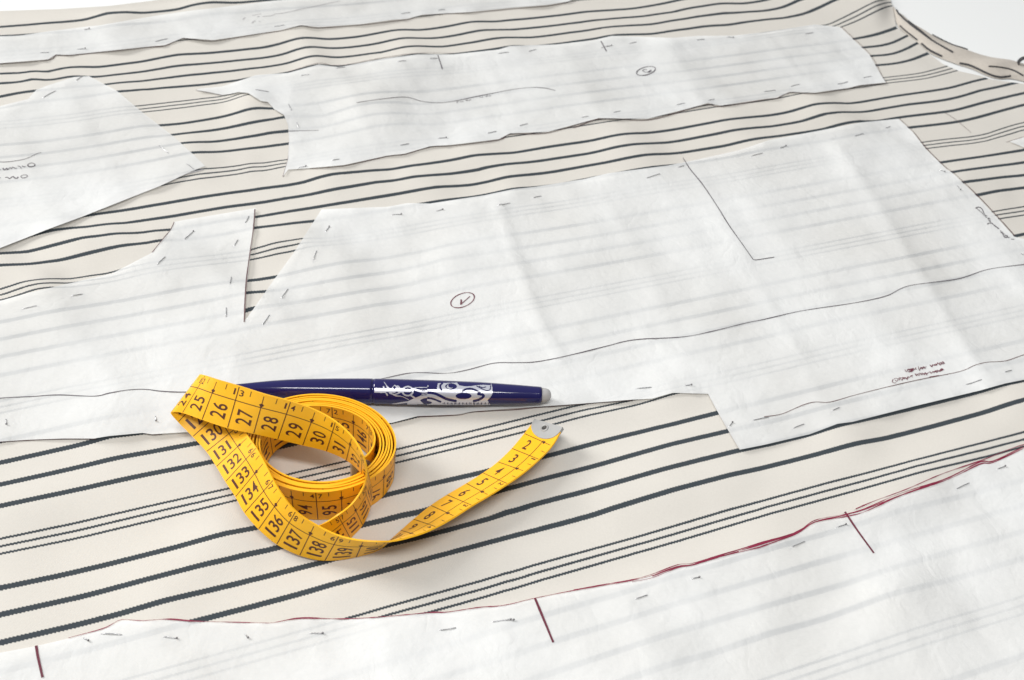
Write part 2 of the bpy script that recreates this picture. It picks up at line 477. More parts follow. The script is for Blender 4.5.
class Strokes:
    """ink strokes lying on a sheet, gathered into one mesh"""
    def __init__(s, hfun, lift=0.022, k=1.0): s.h = hfun; s.V = []; s.F = []; s.lift = lift; s.cut = []; s.k = k
    def add(s, px, width=0.045, smooth=True, wob=0.25):
        q = smooth_line(px, 3.0) if smooth else catpoly(px, 3.0)
        width = width * s.k; s.cut.append((len(s.V), len(s.F)))
        w = on_surface(q, s.h)
        t = np.gradient(w[:, :2], axis=0); t /= np.linalg.norm(t, axis=1)[:, None] + 1e-9
        nn = np.c_[-t[:, 1], t[:, 0]]
        wd = width * 0.5 * (1 + wob * np.convolve(rng.normal(0, 1, len(w) + 6), np.ones(7) / 7, 'valid') * 2)
        wd = np.clip(wd, width * 0.2, width)
        a = w[:, :2] + nn * wd[:, None]; b = w[:, :2] - nn * wd[:, None]
        k = len(s.V)
        za = s.h(a) + s.lift; zb = s.h(b) + s.lift
        for i in range(len(w)): s.V.append((*a[i], za[i])); s.V.append((*b[i], zb[i]))
        for i in range(len(w) - 1): s.F.append((k + 2 * i + 1, k + 2 * i + 3, k + 2 * i + 2, k + 2 * i))
        return s
    def build(s, name, mat, parent): return mesh_obj(name, s.V, s.F, mat, parent)
    def build_each(s, name, mat, parent):                          # every stroke a part of its own
        for (v0_, f0), (v1_, f1) in zip(s.cut, s.cut[1:] + [(len(s.V), len(s.F))]):
            mesh_obj(name, s.V[v0_:v1_], [[k - v0_ for k in f] for f in s.F[f0:f1]], mat, parent)

def T(c, r, *p):                # measured points of an enlarged tile -> picture coordinates
    x0 = (0, 255, 510, 764)[c]; y0 = (0, 170, 340, 510)[r]; s = 1024 / 260
    return [(x0 + p[i] / s, y0 + p[i + 1] / s) for i in range(0, len(p), 2)]
def Zm(x0, y0, s, *p): return [(x0 + p[i] / s, y0 + p[i + 1] / s) for i in range(0, len(p), 2)]

# ------------------------------------------------------------------ table
tb = mesh_obj('table', [(-150, -120, TABLE_Z), (150, -120, TABLE_Z), (150, 180, TABLE_Z), (-150, 180, TABLE_Z)], [(0, 1, 2, 3)], M['table'])
tag(tb, kind='structure')

# ------------------------------------------------------------------ striped cloth
fab, fv = sheet('striped_fabric', FAB_PX, h_fab, M['fabric'], 0.36, bstep=8)
tag(fab, 'cream cotton fabric with dark slate stripes spread over the white table under all the paper', 'fabric')
pp = proj(fv); uu, du = ufit(pp); uu = uu - samp(RES, pp) * du; uu = np.minimum(uu, 39.3)
sdir = unproj([(700, 420)], 0)[0, :2] - unproj([(500, 475)], 0)[0, :2]; sdir /= np.linalg.norm(sdir)
for nm, val in (('weave_u', uu), ('weave_v', fv[:, :2] @ sdir)):
    at = fab.data.attributes.new(nm, 'FLOAT', 'POINT'); at.data.foreach_set('value', val.astype(np.float32))

# ------------------------------------------------------------------ pattern papers
OUT = {}
OUT['A'] = [(-60, 42), (-20, 37), (20, 35.5), (50, 31), (100, 25), (130, 20), (160, 15), (195, 10), (240, 5), (270, 1), (330, -5), (600, -25)] + \
    [(590, -6), (575, -2)] + T(2, 0, 230, 6, 150, 19, 0, 31) + T(1, 0, 850, 47, 660, 58, 600, 74, 540, 78, 420, 95, 250, 107, 180, 99, 100, 119, 0, 134) + \
    T(0, 0, 840, 158, 720, 149, 650, 178, 560, 186, 280, 216, 220, 215, 190, 234, 0, 249) + [(-60, 66)]
OUT['B'] = [(-60, 118), (0, 106), (28, 99), (36, 90), (46, 86), (74, 77), (89, 76), (117, 91), (142, 112), (173, 136), (195, 156), (205, 166), (190, 172), (160, 186),
    (84, 216), (46, 230), (0, 248), (-60, 266)]
OUT['C'] = [(196, 90.2), (200, 88.5), (222, 86.5), (240, 80.5), (256, 75)] + T(1, 0, 130, 287, 250, 254, 330, 264, 500, 232, 640, 214, 780, 214, 960, 195) + \
    T(2, 0, 0, 181, 180, 175, 330, 158, 400, 141, 640, 149, 740, 141, 880, 140) + T(3, 0, 0, 127, 200, 96, 300, 107, 415, 215, 460, 295, 480, 325, 380, 335, 330, 347, 200, 365, 100, 362, 50, 385, 0, 390) + \
    T(2, 0, 830, 416, 780, 406, 700, 428, 540, 468, 350, 465, 150, 519, 0, 525) + T(1, 0, 960, 548, 780, 570, 690, 576, 590, 605, 520, 613, 350, 650, 215, 662, 130, 668) + \
    [(283, 176.6), (288, 159), (289, 140), (288, 125), (284, 115), (274, 109), (268, 102), (261, 101), (248, 93), (238.5, 92), (230, 94), (222, 95), (205, 91.5)]
OUT['D'] = [(-60, 316)] + T(0, 1, 0, 515, 90, 490, 170, 470, 270, 447, 440, 408, 600, 325, 640, 275, 672, 236, 688, 203, 1008, 150, 1000, 230, 990, 300, 970, 470, 962, 607) + \
    [(244.4, 321), (250, 314)] + T(1, 1, 0, 538, 80, 425, 150, 330, 230, 205, 262, 155, 400, 149, 520, 145, 600, 130, 690, 132, 760, 121, 900, 100, 1020, 75) + \
    T(2, 1, 100, 66, 200, 50, 290, 36, 390, 12) + T(2, 0, 620, 652, 740, 628, 900, 592, 1020, 552) + T(3, 0, 120, 533, 390, 481, 530, 468, 585, 520, 640, 590, 720, 668) + \
    T(3, 1, 740, 10, 840, 105, 920, 190, 985, 262, 1024, 272) + [(1100, 262), (1130, 372), (1060, 378)] + T(3, 2, 1020, 157, 950, 171, 850, 199, 600, 259, 350, 322, 290, 330, 180, 371, 0, 413) + \
    T(2, 2, 905, 432, 860, 357, 820, 287, 780, 212, 640, 208, 560, 231, 480, 235, 290, 250, 120, 262, 0, 270) + T(1, 2, 860, 281, 800, 293, 640, 300, 540, 326, 300, 345, 100, 365) + \
    T(0, 2, 900, 362, 730, 363, 600, 371, 560, 366, 430, 378, 370, 388, 250, 388, 110, 393, 0, 400) + [(-60, 444)]
EDGE_E = T(0, 3, -120, 600, 0, 562, 140, 536, 270, 506, 400, 471, 440, 453, 480, 434, 560, 438, 660, 432, 740, 438, 800, 441, 1010, 446) + \
    T(1, 3, 70, 446, 180, 428, 340, 431, 500, 423, 690, 406, 760, 404, 880, 386, 950, 381) + T(2, 3, 0, 373, 90, 351, 250, 319, 370, 299, 480, 280, 560, 260, 660, 224, 720, 216, 850, 178, 960, 146) + \
    T(3, 3, 0, 134, 130, 92, 200, 50, 320, 22) + T(3, 2, 400, 668, 540, 612, 720, 547, 850, 483, 900, 480, 1020, 430)
OUT['E'] = EDGE_E + [(1100, 425), (1130, 760), (-100, 790), (-100, 680)]
OUT['F'] = [(1009.5, 141.5), (1024, 137), (1060, 128), (1060, 152), (1024, 147.5)]
CREASES = {
    'D': [([(497, 200), (512, 255), (536, 318), (560, 365)], 0.26, 0.2), ([(838, 150), (880, 215), (918, 280), (960, 345), (985, 385)], 0.6, 0.24), ([(180, 235), (215, 275), (240, 300)], 0.5, 0.12),
          ([(700, 180), (745, 262), (820, 400)], 0.5, 0.12), ([(640, 330), (675, 360), (720, 375)], 0.25, 0.12), ([(150, 340), (200, 350), (240, 345)], 0.25, 0.12), ([(330, 215), (345, 280), (360, 345)], 0.8, 0.12), ([(60, 320), (110, 380), (140, 420)], 0.8, 0.16), ([(600, 190), (650, 280), (690, 370)], 0.7, 0.10),
          ([(262, 305), (290, 330), (330, 345)], 0.35, 0.14)],
    'C': [([(335, 70), (352, 100), (372, 145)], 0.5, 0.15), ([(398, 60), (415, 95), (430, 130)], 0.6, 0.14), ([(668, 45), (690, 80), (705, 110)], 0.6, 0.14), ([(560, 50), (580, 80), (600, 120)], 0.6, 0.12),
          ([(770, 40), (800, 75), (830, 95)], 0.8, 0.12), ([(480, 55), (505, 95), (520, 125)], 0.6, 0.12)],
    'E': [([(628, 600), (645, 650), (655, 690)], 0.35, 0.12), ([(150, 630), (170, 660), (200, 690)], 0.7, 0.14), ([(870, 540), (905, 600), (940, 660)], 0.9, 0.06), ([(385, 640), (395, 680), (400, 700)], 0.6, 0.12)],
    'B': [([(60, 85), (85, 130), (120, 190)], 0.8, 0.12), ([(10, 110), (30, 180), (60, 230)], 0.9, 0.10)],
    'A': [([(170, 15), (190, 30), (205, 45)], 0.5, 0.12), ([(90, 25), (110, 40), (120, 55)], 0.6, 0.12), ([(330, 0), (350, 14), (360, 25)], 0.6, 0.1)],
    'F': [],
}
def t4(c, r, *q): return [tuple(sum(T(c, r, q[i], q[i + 1], q[i + 2], q[i + 3]), ())) + ((q[i + 4],) if False else ()) for i in range(0, len(q), 4)]
ROWS = [
    ('A', 'along the edges of the far paper strip', [(40, 53.2, 49, 52.6), (77, 49.6, 84, 48.9), (84, 29.8, 88, 29.2)] + t4(0, 0, 610, 165, 660, 153) + t4(1, 0, 75, 104, 115, 98, 575, 55, 612, 50, 720, 41, 748, 38)),
    ('C', 'along the upper edge of the strip marked five', t4(1, 0, 0, 355, 55, 362, 180, 298, 213, 294, 320, 269, 355, 265, 560, 245, 595, 240, 690, 231, 718, 229, 955, 212, 1000, 206) +
        t4(2, 0, 75, 202, 103, 195, 380, 186, 396, 181, 470, 172, 498, 166, 735, 158, 765, 155, 855, 146, 874, 149) + t4(3, 0, 165, 133, 195, 128)),
    ('C', 'along the lower edge of the strip marked five', t4(1, 0, 170, 662, 195, 657, 305, 632, 333, 627, 570, 573, 607, 566, 720, 546, 748, 544, 915, 525, 950, 517) +
        t4(2, 0, 35, 497, 70, 487, 280, 464, 310, 459, 408, 443, 435, 437, 655, 414, 690, 407, 780, 396, 806, 391) + t4(3, 0, 0, 361, 45, 355, 105, 341, 140, 332, 290, 331, 330, 322, 390, 307, 425, 301)),
    ('C', 'beside the curved left end of the strip marked five', t4(1, 0, 131, 409, 142, 433, 164, 483, 172, 505)),
    ('B', 'on the pointed piece at the left', t4(0, 0, 170, 385, 220, 358, 300, 318, 325, 300, 626, 573, 662, 603, 735, 645, 765, 668)),
    ('D', 'on the large piece left of its deep notch', t4(0, 1, 88, 548, 145, 535, 285, 495, 325, 489, 620, 371, 652, 341, 726, 274, 762, 243, 890, 578, 891, 541, 906, 450, 911, 421, 922, 300, 937, 275, 966, 210, 981, 181)),
    ('D', 'beside the slanting right side of the deep notch', t4(1, 1, 29, 611, 58, 570, 104, 505, 130, 468, 230, 353, 243, 318, 278, 243, 290, 228)),
    ('D', 'along the upper edge of the large piece', t4(1, 1, 540, 177, 570, 176, 715, 161, 733, 158, 958, 140, 1005, 130) + t4(2, 1, 92, 110, 123, 103, 538, 32, 590, 15) + t4(2, 0, 662, 660, 685, 653, 950, 616, 995, 603) +
        t4(3, 0, 64, 583, 82, 577, 358, 536, 393, 527, 480, 504, 498, 498)),
    ('D', 'near the right end of the large piece', t4(3, 1, 690, 0, 706, 6, 760, 62, 771, 76, 1012, 330, 1026, 336)),
    ('D', 'along the lower edge of the large piece', t4(0, 2, 23, 312, 25, 328, 612, 300, 614, 314) + t4(2, 2, 495, 193, 558, 186, 688, 180, 708, 178, 864, 340, 872, 330, 958, 316, 1018, 304) +
        t4(3, 2, 115, 348, 158, 331, 270, 278, 297, 266, 795, 176, 858, 156, 950, 126, 976, 119)),
    ('E', 'along the edge of the nearest piece', t4(0, 3, 330, 505, 342, 512, 400, 488, 480, 492, 645, 500, 697, 507, 966, 490, 972, 498) + t4(1, 3, 215, 487, 258, 487, 727, 474, 792, 464, 935, 441, 1007, 433) +
        t4(2, 3, -10, 431, 6, 433, 495, 350, 540, 335, 714, 272, 738, 267) + t4(3, 3, 110, 145, 160, 124, 286, 69, 315, 60) + t4(3, 2, 760, 586, 808, 563, 920, 508, 943, 500)),
]
HF = {}
def make_h(key, seed):
    cr = [(unproj(np.array(p, float), 0.0)[:, :2], w, a) for p, w, a in CREASES[key]]
    out = unproj(np.array(OUT[key], float), 0.0)[:, :2]
    pins = [unproj([((q[0] + q[2]) / 2, (q[1] + q[3]) / 2)], 0.0)[0, :2] for kk, _, L in ROWS if kk == key for q in L]
    def h(P):
        P = np.atleast_2d(P)[:, :2]
        de = seg_dist(P, out); dp = np.full(len(P), 9.0)
        for a in pins: dp = np.minimum(dp, np.linalg.norm((P - a) * [0.8, 1.0], axis=1))
        loose = 1 - np.exp(-(dp / 0.9) ** 2)                        # paper is held down at the pins and lifts between them
        o = h_fab(P) + 0.05 + 0.05 * np.clip(relief(P, seed) + 0.9, 0, None) * (0.25 + 0.75 * loose)
        o = o + 0.11 * loose * np.exp(-(de / 0.9) ** 2) * (0.55 + 0.45 * np.sin(P[:, 0] * 1.9 + seed) * np.sin(P[:, 1] * 1.3 + 2 * seed))
        for k, a in enumerate(pins):                                # short tug folds running off each pin
            v = P - a; th = 1.2 + 0.9 * math.sin(k * 2.4 + seed); c_, s_ = math.cos(th), math.sin(th)
            al = v[:, 0] * c_ + v[:, 1] * s_; ac = -v[:, 0] * s_ + v[:, 1] * c_
            o = o + 0.05 * np.exp(-(ac / 0.16) ** 2) * np.exp(-((np.abs(al) - 0.7) / 0.7) ** 2)
        for path, w, a in cr: o = o + line_h(P, path, w, a * 0.95)
        return o
    return h
LAB = {
    'A': 'crumpled white paper strip pinned along the far edge of the cloth',
    'B': 'pointed white paper piece with two lines of handwriting at the left border',
    'C': 'long narrow white paper piece bearing a circled five',
    'D': 'large white paper piece with a deep notch, a pencilled rectangle and a circled tick',
    'E': 'nearest white paper piece with a dark red outline and three red notch marks',
    'F': 'small white paper tip poking in at the right border',
}
PAP = {}
for i, k in enumerate('ABCDEF'):
    HF[k] = make_h(k, i + 1)
    PAP[k], _ = sheet('pattern_paper', OUT[k], HF[k], M['paper'], 0.36, bstep=4)
    tag(PAP[k], LAB[k], 'pattern paper', 'pattern pieces pinned to the cloth')

# ink and pencil on the papers
Strokes(HF['C']).add(T(1, 0, 400, 405, 480, 393, 590, 383, 660, 400, 750, 404, 900, 375, 1020, 352) + T(2, 0, 90, 345, 140, 348, 178, 357), 0.04) \
    .add(T(1, 0, 130, 517, 250, 514), 0.04).build_each('drawn_line', M['pencil'], PAP['C'])
Strokes(HF['C']).add(T(1, 0, 720, 218, 738, 273), 0.075).build('notch_mark', M['pencil'], PAP['C'])
Strokes(HF['C']).add(T(2, 0, 358, 163, 380, 203), 0.075).add(T(2, 0, 358, 190, 387, 180), 0.03).build('notch_mark', M['pencil'], PAP['C'])
s = Strokes(HF['C'])
th = np.linspace(0.3, 6.75, 26); z3 = 13.6
s.add([(615 + (420 + 128 * math.cos(a) + 0 * a) / z3, 45 + (355 + 55 * math.sin(a) - 28 * math.cos(a)) / z3) for a in th], 0.062)
s.add(Zm(615, 45, z3, 495, 352, 455, 375, 490, 340, 440, 372, 385, 362, 378, 345, 410, 335, 435, 340), 0.05)
s.build('circled_number', M['pencil'], PAP['C'])
s = Strokes(HF['C'], k=0.8)
s.add(Zm(430, 80, z3, 365, 290, 368, 318, 372, 296, 395, 300, 408, 292, 425, 305, 440, 290, 460, 298), 0.032)
s.add(Zm(430, 80, z3, 480, 275, 500, 285, 505, 270, 530, 285, 545, 268, 558, 280), 0.04)
s.add(Zm(430, 80, z3, 670, 215, 685, 240, 715, 235, 712, 222), 0.03).add(Zm(430, 80, z3, 745, 215, 770, 232, 775, 212, 800, 225, 818, 210, 826, 225), 0.04)
s.build('handwriting', M['pencil'], PAP['C'])

s = Strokes(HF['D'])
s.add([(683, 158)] + T(2, 0, 710, 668) + T(2, 1, 760, 60, 820, 150, 860, 215, 920, 300, 955, 350), 0.045).add(T(2, 1, 955, 350, 965, 355, 1020, 347) + T(3, 1, 40, 344), 0.035)
s.add(T(0, 2, -200, 250, 0, 230, 130, 223, 230, 217, 370, 222, 430, 210, 500, 198, 570, 195, 640, 203, 730, 206, 900, 203) + T(1, 2, 300, 185, 490, 155, 620, 130, 750, 132, 830, 120, 940, 92, 1020, 90) +
      T(2, 2, 90, 88, 170, 75, 280, 50, 380, 25, 490, 0) + T(2, 1, 680, 658, 800, 635, 930, 603) + T(3, 1, 0, 589, 150, 555, 350, 525, 480, 497, 570, 457, 760, 430, 870, 395, 960, 380) + [(1040, 263)], 0.04)
s.build_each('drawn_line', M['pencil'], PAP['D'])
s = Strokes(HF['D'])
s.add(T(3, 2, 0, 303, 70, 292, 150, 258, 200, 245, 260, 245, 360, 217, 500, 182, 620, 155, 770, 125, 830, 100, 880, 88, 950, 83, 1020, 60) + [(1045, 349)], 0.03)
s.build('drawn_line', M['brown'], PAP['D'])
s = Strokes(HF['D'])
th = np.linspace(0.9, 7.3, 28)
s.add([(425 + (510 + 160 * math.cos(a) + 8 * math.sin(a)) / z3, 275 + (345 + 92 * math.sin(a) - 48 * math.cos(a)) / z3) for a in th], 0.052)
s.add(Zm(425, 275, z3, 490, 335, 492, 370, 486, 408), 0.075, False).add(Zm(425, 275, z3, 490, 400, 540, 355, 612, 292), 0.04)
q = (885, 350, z3)
s.build('circled_number', M['maroon'], PAP['D'])
s = Strokes(HF['D'], k=0.75)
s.add(Zm(*q, 110, 400, 95, 430, 115, 450, 150, 448), 0.05).add(Zm(*q, 120, 398, 150, 385, 175, 395, 200, 375, 215, 385, 240, 372, 262, 385), 0.03)
s.add(Zm(*q, 265, 370, 290, 395, 305, 370, 320, 385), 0.05).add(Zm(*q, 345, 360, 375, 345), 0.03)
s.add(Zm(*q, 430, 322, 445, 335, 470, 315, 490, 335, 505, 312, 525, 330, 545, 310, 570, 330, 560, 345), 0.035)
s.add(Zm(*q, 590, 310, 610, 300, 630, 315, 655, 292, 680, 300, 700, 280, 715, 300, 740, 275), 0.032).add(Zm(*q, 745, 270, 770, 285, 785, 262, 765, 258, 750, 295), 0.05)
s.add(Zm(*q, 300, 275, 330, 262, 345, 280, 365, 258, 385, 272, 350, 295, 315, 300), 0.055).add(Zm(*q, 425, 262, 430, 270), 0.04)
s.add(Zm(*q, 470, 245, 490, 255, 505, 235, 520, 250, 538, 232), 0.035).add(Zm(*q, 615, 210, 635, 235, 645, 210, 665, 205, 685, 215, 700, 195), 0.042)
s.add(Zm(*q, 735, 190, 750, 210, 765, 185, 790, 195, 795, 165, 760, 175), 0.042).add(Zm(*q, 600, 372, 660, 362, 730, 348), 0.06)
s.build('handwriting', M['maroon'], PAP['D'])
def word(st_, a, b, amp, per, width):
    a = np.array(a, float); b = np.array(b, float); L_ = np.linalg.norm(b - a); m_ = max(3, int(L_ / per * 2)); P_ = []
    for i in range(m_ + 1):
        up_ = amp * rng.uniform(0.35, 1.0) * (1 if i % 2 else -1) * (1.7 if rng.random() < 0.12 else 1)
        P_.append(tuple(a + (b - a) * i / m_ + np.array([rng.uniform(-0.35, 0.35), up_])))
    st_.add(P_, width)
s = Strokes(HF['D'])
for a, b in (((905, 371), (916, 369)), ((918, 369), (926, 367.5)), ((930, 366), (944, 362.5)), ((895, 381), (912, 376.5)), ((915, 375.5), (928, 373.5)), ((930, 373), (944, 369.5))): word(s, a, b, 1.5, 2.6, 0.032)
s.build('handwriting', M['maroon'], PAP['D'])
q = (949, 195, z3)
s = Strokes(HF['D'])
for a, b in (((977, 209), (987, 218)), ((988, 220), (999, 229)), ((1000, 231), (1009, 238))): word(s, a, b, 1.1, 2.6, 0.03)
s.build('handwriting', M['pencil'], PAP['D'])
s = Strokes(HF['D'])
s.add(Zm(*q, 360, 185, 385, 168, 425, 172, 455, 205, 470, 245, 490, 275, 515, 285), 0.05).add(Zm(*q, 525, 330, 545, 315, 555, 335), 0.05)
s.add(Zm(*q, 520, 402, 540, 385, 575, 385, 600, 405), 0.05).add(Zm(*q, 605, 410, 630, 430, 655, 445, 680, 460), 0.06)
s.add(Zm(*q, 700, 510, 730, 530, 745, 570, 765, 555, 800, 575, 750, 580), 0.06).add(Zm(*q, 840, 602, 885, 606), 0.035)
s.build('handwriting', M['pencil'], PAP['D'])
Strokes(HF['D']).add(T(0, 1, 1004, 155, 998, 230, 988, 300, 972, 420, 966, 500, 962, 600), 0.05).add(T(0, 1, 686, 206, 672, 236, 640, 275, 600, 325), 0.035).build_each('drawn_line', M['brown'], PAP['D'])

s = Strokes(HF['B']); q = (0, 130, z3)
s.add(Zm(*q, 0, 438, 120, 435, 220, 420, 330, 400, 420, 365, 500, 325, 560, 310), 0.035)
s.build('drawn_line', M['pencil'], PAP['B'])
s = Strokes(HF['B'], k=0.8)
s.add(Zm(*q, -70, 545, -40, 530, -20, 545, 5, 540), 0.06).add(Zm(*q, 40, 520, 55, 545, 75, 540, 90, 520, 105, 545), 0.06)
s.add(Zm(*q, 115, 540, 135, 510, 155, 530, 175, 505, 205, 525, 230, 520), 0.055).add(Zm(*q, 240, 490, 270, 500, 290, 525), 0.05).add(Zm(*q, 300, 490, 325, 505, 345, 495), 0.05)
s.add(Zm(*q, 375, 480, 395, 500, 440, 500, 472, 485, 470, 465, 430, 450, 395, 460, 372, 482), 0.055)
s.add(Zm(*q, -60, 660, -30, 645, 10, 655), 0.05).add(Zm(*q, 70, 650, 100, 645, 130, 665, 150, 650, 180, 635, 200, 655, 235, 660, 245, 640), 0.065)
s.add(Zm(*q, 285, 640, 305, 655, 345, 650, 375, 632, 360, 615, 310, 615, 282, 638), 0.055)
s.build('handwriting', M['pencil'], PAP['B'])
s = Strokes(HF['A'])
q = (230, 0, z3)
s.add(Zm(*q, 175, 270, 195, 245, 215, 240), 0.04).add(Zm(*q, 300, 215, 340, 205, 380, 195, 425, 190), 0.03).add(Zm(*q, 370, 230, 400, 225), 0.05)
s.add(Zm(*q, 300, 320, 310, 300, 345, 285), 0.045).add(Zm(*q, 390, 290, 415, 300), 0.03)
s.build('handwriting', M['faint'], PAP['A'])
Strokes(HF['A']).add(Zm(*q, 440, 225, 560, 215, 620, 190, 720, 180, 1020, 115) + [(340, 1)], 0.035).build('drawn_line', M['faint'], PAP['A'])
for p in (T(0, 3, 143, 535, 150, 580, 168, 660), T(2, 3, 98, 348, 130, 425, 170, 522), T(3, 3, 318, 8, 370, 85, 432, 170)):
    Strokes(HF['E']).add(p, 0.085, True, 0.12).build('notch_mark', M['maroon'], PAP['E'])

# cutting lines drawn on the cloth beside the papers
HFAB = lambda P: h_fab(P)
HE = lambda P: h_fab(P) + 0.02
up = lambda pl, d: [(a, b - d) for a, b in pl]
s = Strokes(HF['E'], 0.03, 0.72)
s.add(up(EDGE_E[3:], 0.2), 0.045, True, 0.6); s.add([(x, y + 0.9 + 1.1 * math.sin(x * 0.06)) for x, y in EDGE_E[24:]], 0.05, True, 0.6); s.add([(x, y - 1.0 + 0.9 * math.sin(x * 0.045 + 2)) for x, y in EDGE_E[27:42]], 0.05, True, 0.6)
s.add(T(2, 3, 250, 316, 370, 295, 480, 276, 560, 254, 660, 217, 720, 211, 850, 172, 960, 141) + T(3, 3, 0, 130, 130, 88, 200, 42, 320, 18, 390, 0), 0.05, True, 0.5)
s.add(T(3, 2, 360, 667, 430, 637, 560, 589, 700, 529, 860, 474, 960, 434, 1020, 414) + [(1040, 442)], 0.055, True, 0.4)
s.add(T(3, 3, 0, 131, 90, 105, 200, 48) , 0.05).add(T(2, 3, 560, 262, 660, 226, 720, 218, 800, 192, 900, 165), 0.05)
tag(s.build('outline_stroke', M['red'], PAP['E']), 'dark red outline drawn in several strokes along the edge')
s = Strokes(HFAB, 0.03)
s.add(up(T(0, 0, 0, 252, 190, 238, 220, 219, 280, 219, 560, 190, 650, 182, 720, 153, 840, 162, 1020, 134), 0) + T(1, 0, 100, 123, 180, 103, 250, 111, 420, 99, 600, 78, 660, 61, 850, 51, 1020, 36) + T(2, 0, 150, 24, 230, 10), 0.045)
s.add(T(0, 0, 180, 238, 230, 214, 300, 214, 480, 190, 640, 182, 680, 163, 720, 147, 760, 150), 0.05)
s.add(T(1, 0, 215, 666, 350, 654, 520, 617, 590, 609, 690, 580, 780, 575, 960, 552) + T(2, 0, 0, 530, 150, 524, 350, 471, 540, 474, 700, 433, 780, 412, 830, 421, 1020, 391) + T(3, 0, 50, 389, 100, 366, 200, 369, 330, 351, 380, 339, 480, 329), 0.05)
s.add(T(2, 0, 250, 505, 370, 462, 450, 459, 540, 464, 640, 448, 780, 404, 840, 414, 900, 402, 1020, 383), 0.045)
s.add([(283, 177), (288, 159.5), (289.3, 140), (288.4, 125), (284.4, 115), (274, 108.5), (268, 101.5), (261, 100.4), (248, 92.2), (238.5, 91), (230, 93)], 0.055)
s.add([(196, 90.3), (205, 91.9), (222, 95.3)], 0.05)
s.add(T(3, 0, 484, 328, 464, 298, 419, 217, 305, 107), 0.03)
s.add(T(3, 0, 532, 468, 588, 520, 644, 590, 722, 666) + T(3, 1, 742, 8, 843, 104, 923, 189, 987, 260), 0.05)
s.add(T(1, 0, 130, 284, 250, 250, 330, 260, 500, 229, 640, 210, 780, 211), 0.03)
s.add(T(2, 2, 640, 204, 780, 210), 0.05).add(T(2, 2, 780, 211, 822, 286, 862, 356, 907, 432), 0.05)
s.add(T(1, 2, 640, 304, 800, 297, 860, 285, 1020, 276) + T(2, 2, 120, 266, 290, 253, 480, 238), 0.045)
s.add(T(0, 2, 0, 403, 110, 396, 250, 391, 380, 391), 0.04).add(T(0, 2, 560, 366, 600, 374, 640, 372), 0.03)
Strokes(HFAB, 0.03).add(T(0, 1, 800, 0, 720, 22, 630, 62, 330, 182, 180, 238, 0, 308), 0.07).build('cutting_line', M['faint'], fab)
s.add([(945, 113), (957, 121), (971, 133)], 0.03).add([(1006, 142.6), (1010, 141.3), (1024, 137)], 0.035)
s.build_each('cutting_line', M['brown'], fab)

# ------------------------------------------------------------------ rolled edge of the cloth at the far right corner
def strip_between(up_px, lo_px, bulge, m=40, k=11):
    a = smooth_line(up_px, 2.0); b = smooth_line(lo_px, 2.0)
    def rs(p):
        d = np.r_[0, np.cumsum(np.linalg.norm(np.diff(p, axis=0), axis=1))]; t = np.linspace(0, d[-1], m)
        return np.c_[np.interp(t, d, p[:, 0]), np.interp(t, d, p[:, 1])]
    a, b = rs(a), rs(b)
    A3 = unproj(a, TABLE_Z + 0.05); B3 = unproj(b, TABLE_Z + 0.05)
    return A3, B3
UPC = [(893, 6), (896, 12), (911, 23), (928, 35), (947, 43.5), (969, 52.5), (991, 57.5), (1009, 61), (1017, 63), (1034, 66), (1060, 69)]
LOC = [(893, 8), (895, 17), (899, 28), (917, 42), (928, 52), (940, 58), (956, 64), (972, 69), (985, 75), (998, 79), (1012, 79), (1034, 84), (1060, 88)]
A3, B3 = strip_between(UPC, LOC, 0.5)
def roll_pt(s_, v):             # s_ 0..1 along, v 0 (far side) .. 1 (near side)
    s_ = np.asarray(s_, float); v = np.asarray(v, float)
    i = np.clip(s_ * 39, 0, 38.999); k = i.astype(int); f = (i - k)[:, None]
    a = A3[k] * (1 - f) + A3[k + 1] * f; b = B3[k] * (1 - f) + B3[k + 1] * f
    p = a * (1 - v[:, None]) + b * v[:, None]
    wd = np.linalg.norm(a - b, axis=1)
    p[:, 2] += np.clip(wd * 0.3, 0.04, 0.4) * np.sin(np.pi * np.clip(v, 0, 1)) ** 0.6 * (1 + 0.2 * np.sin(9 * s_ * 3.1 + 5 * v))
    return p
S_, V_ = np.meshgrid(np.linspace(0, 1, 90), np.linspace(0, 1, 15), indexing='ij')
P = roll_pt(S_.ravel(), V_.ravel())
Fq = [(i * 15 + j, (i + 1) * 15 + j, (i + 1) * 15 + j + 1, i * 15 + j + 1) for i in range(89) for j in range(14)]
roll = mesh_obj('rolled_edge', P, Fq, princ('cream_cotton', (0.52, 0.475, 0.42), 0.85, noise=(500, 0.12), bump=(900, 0.3, 0.0003)), fab)
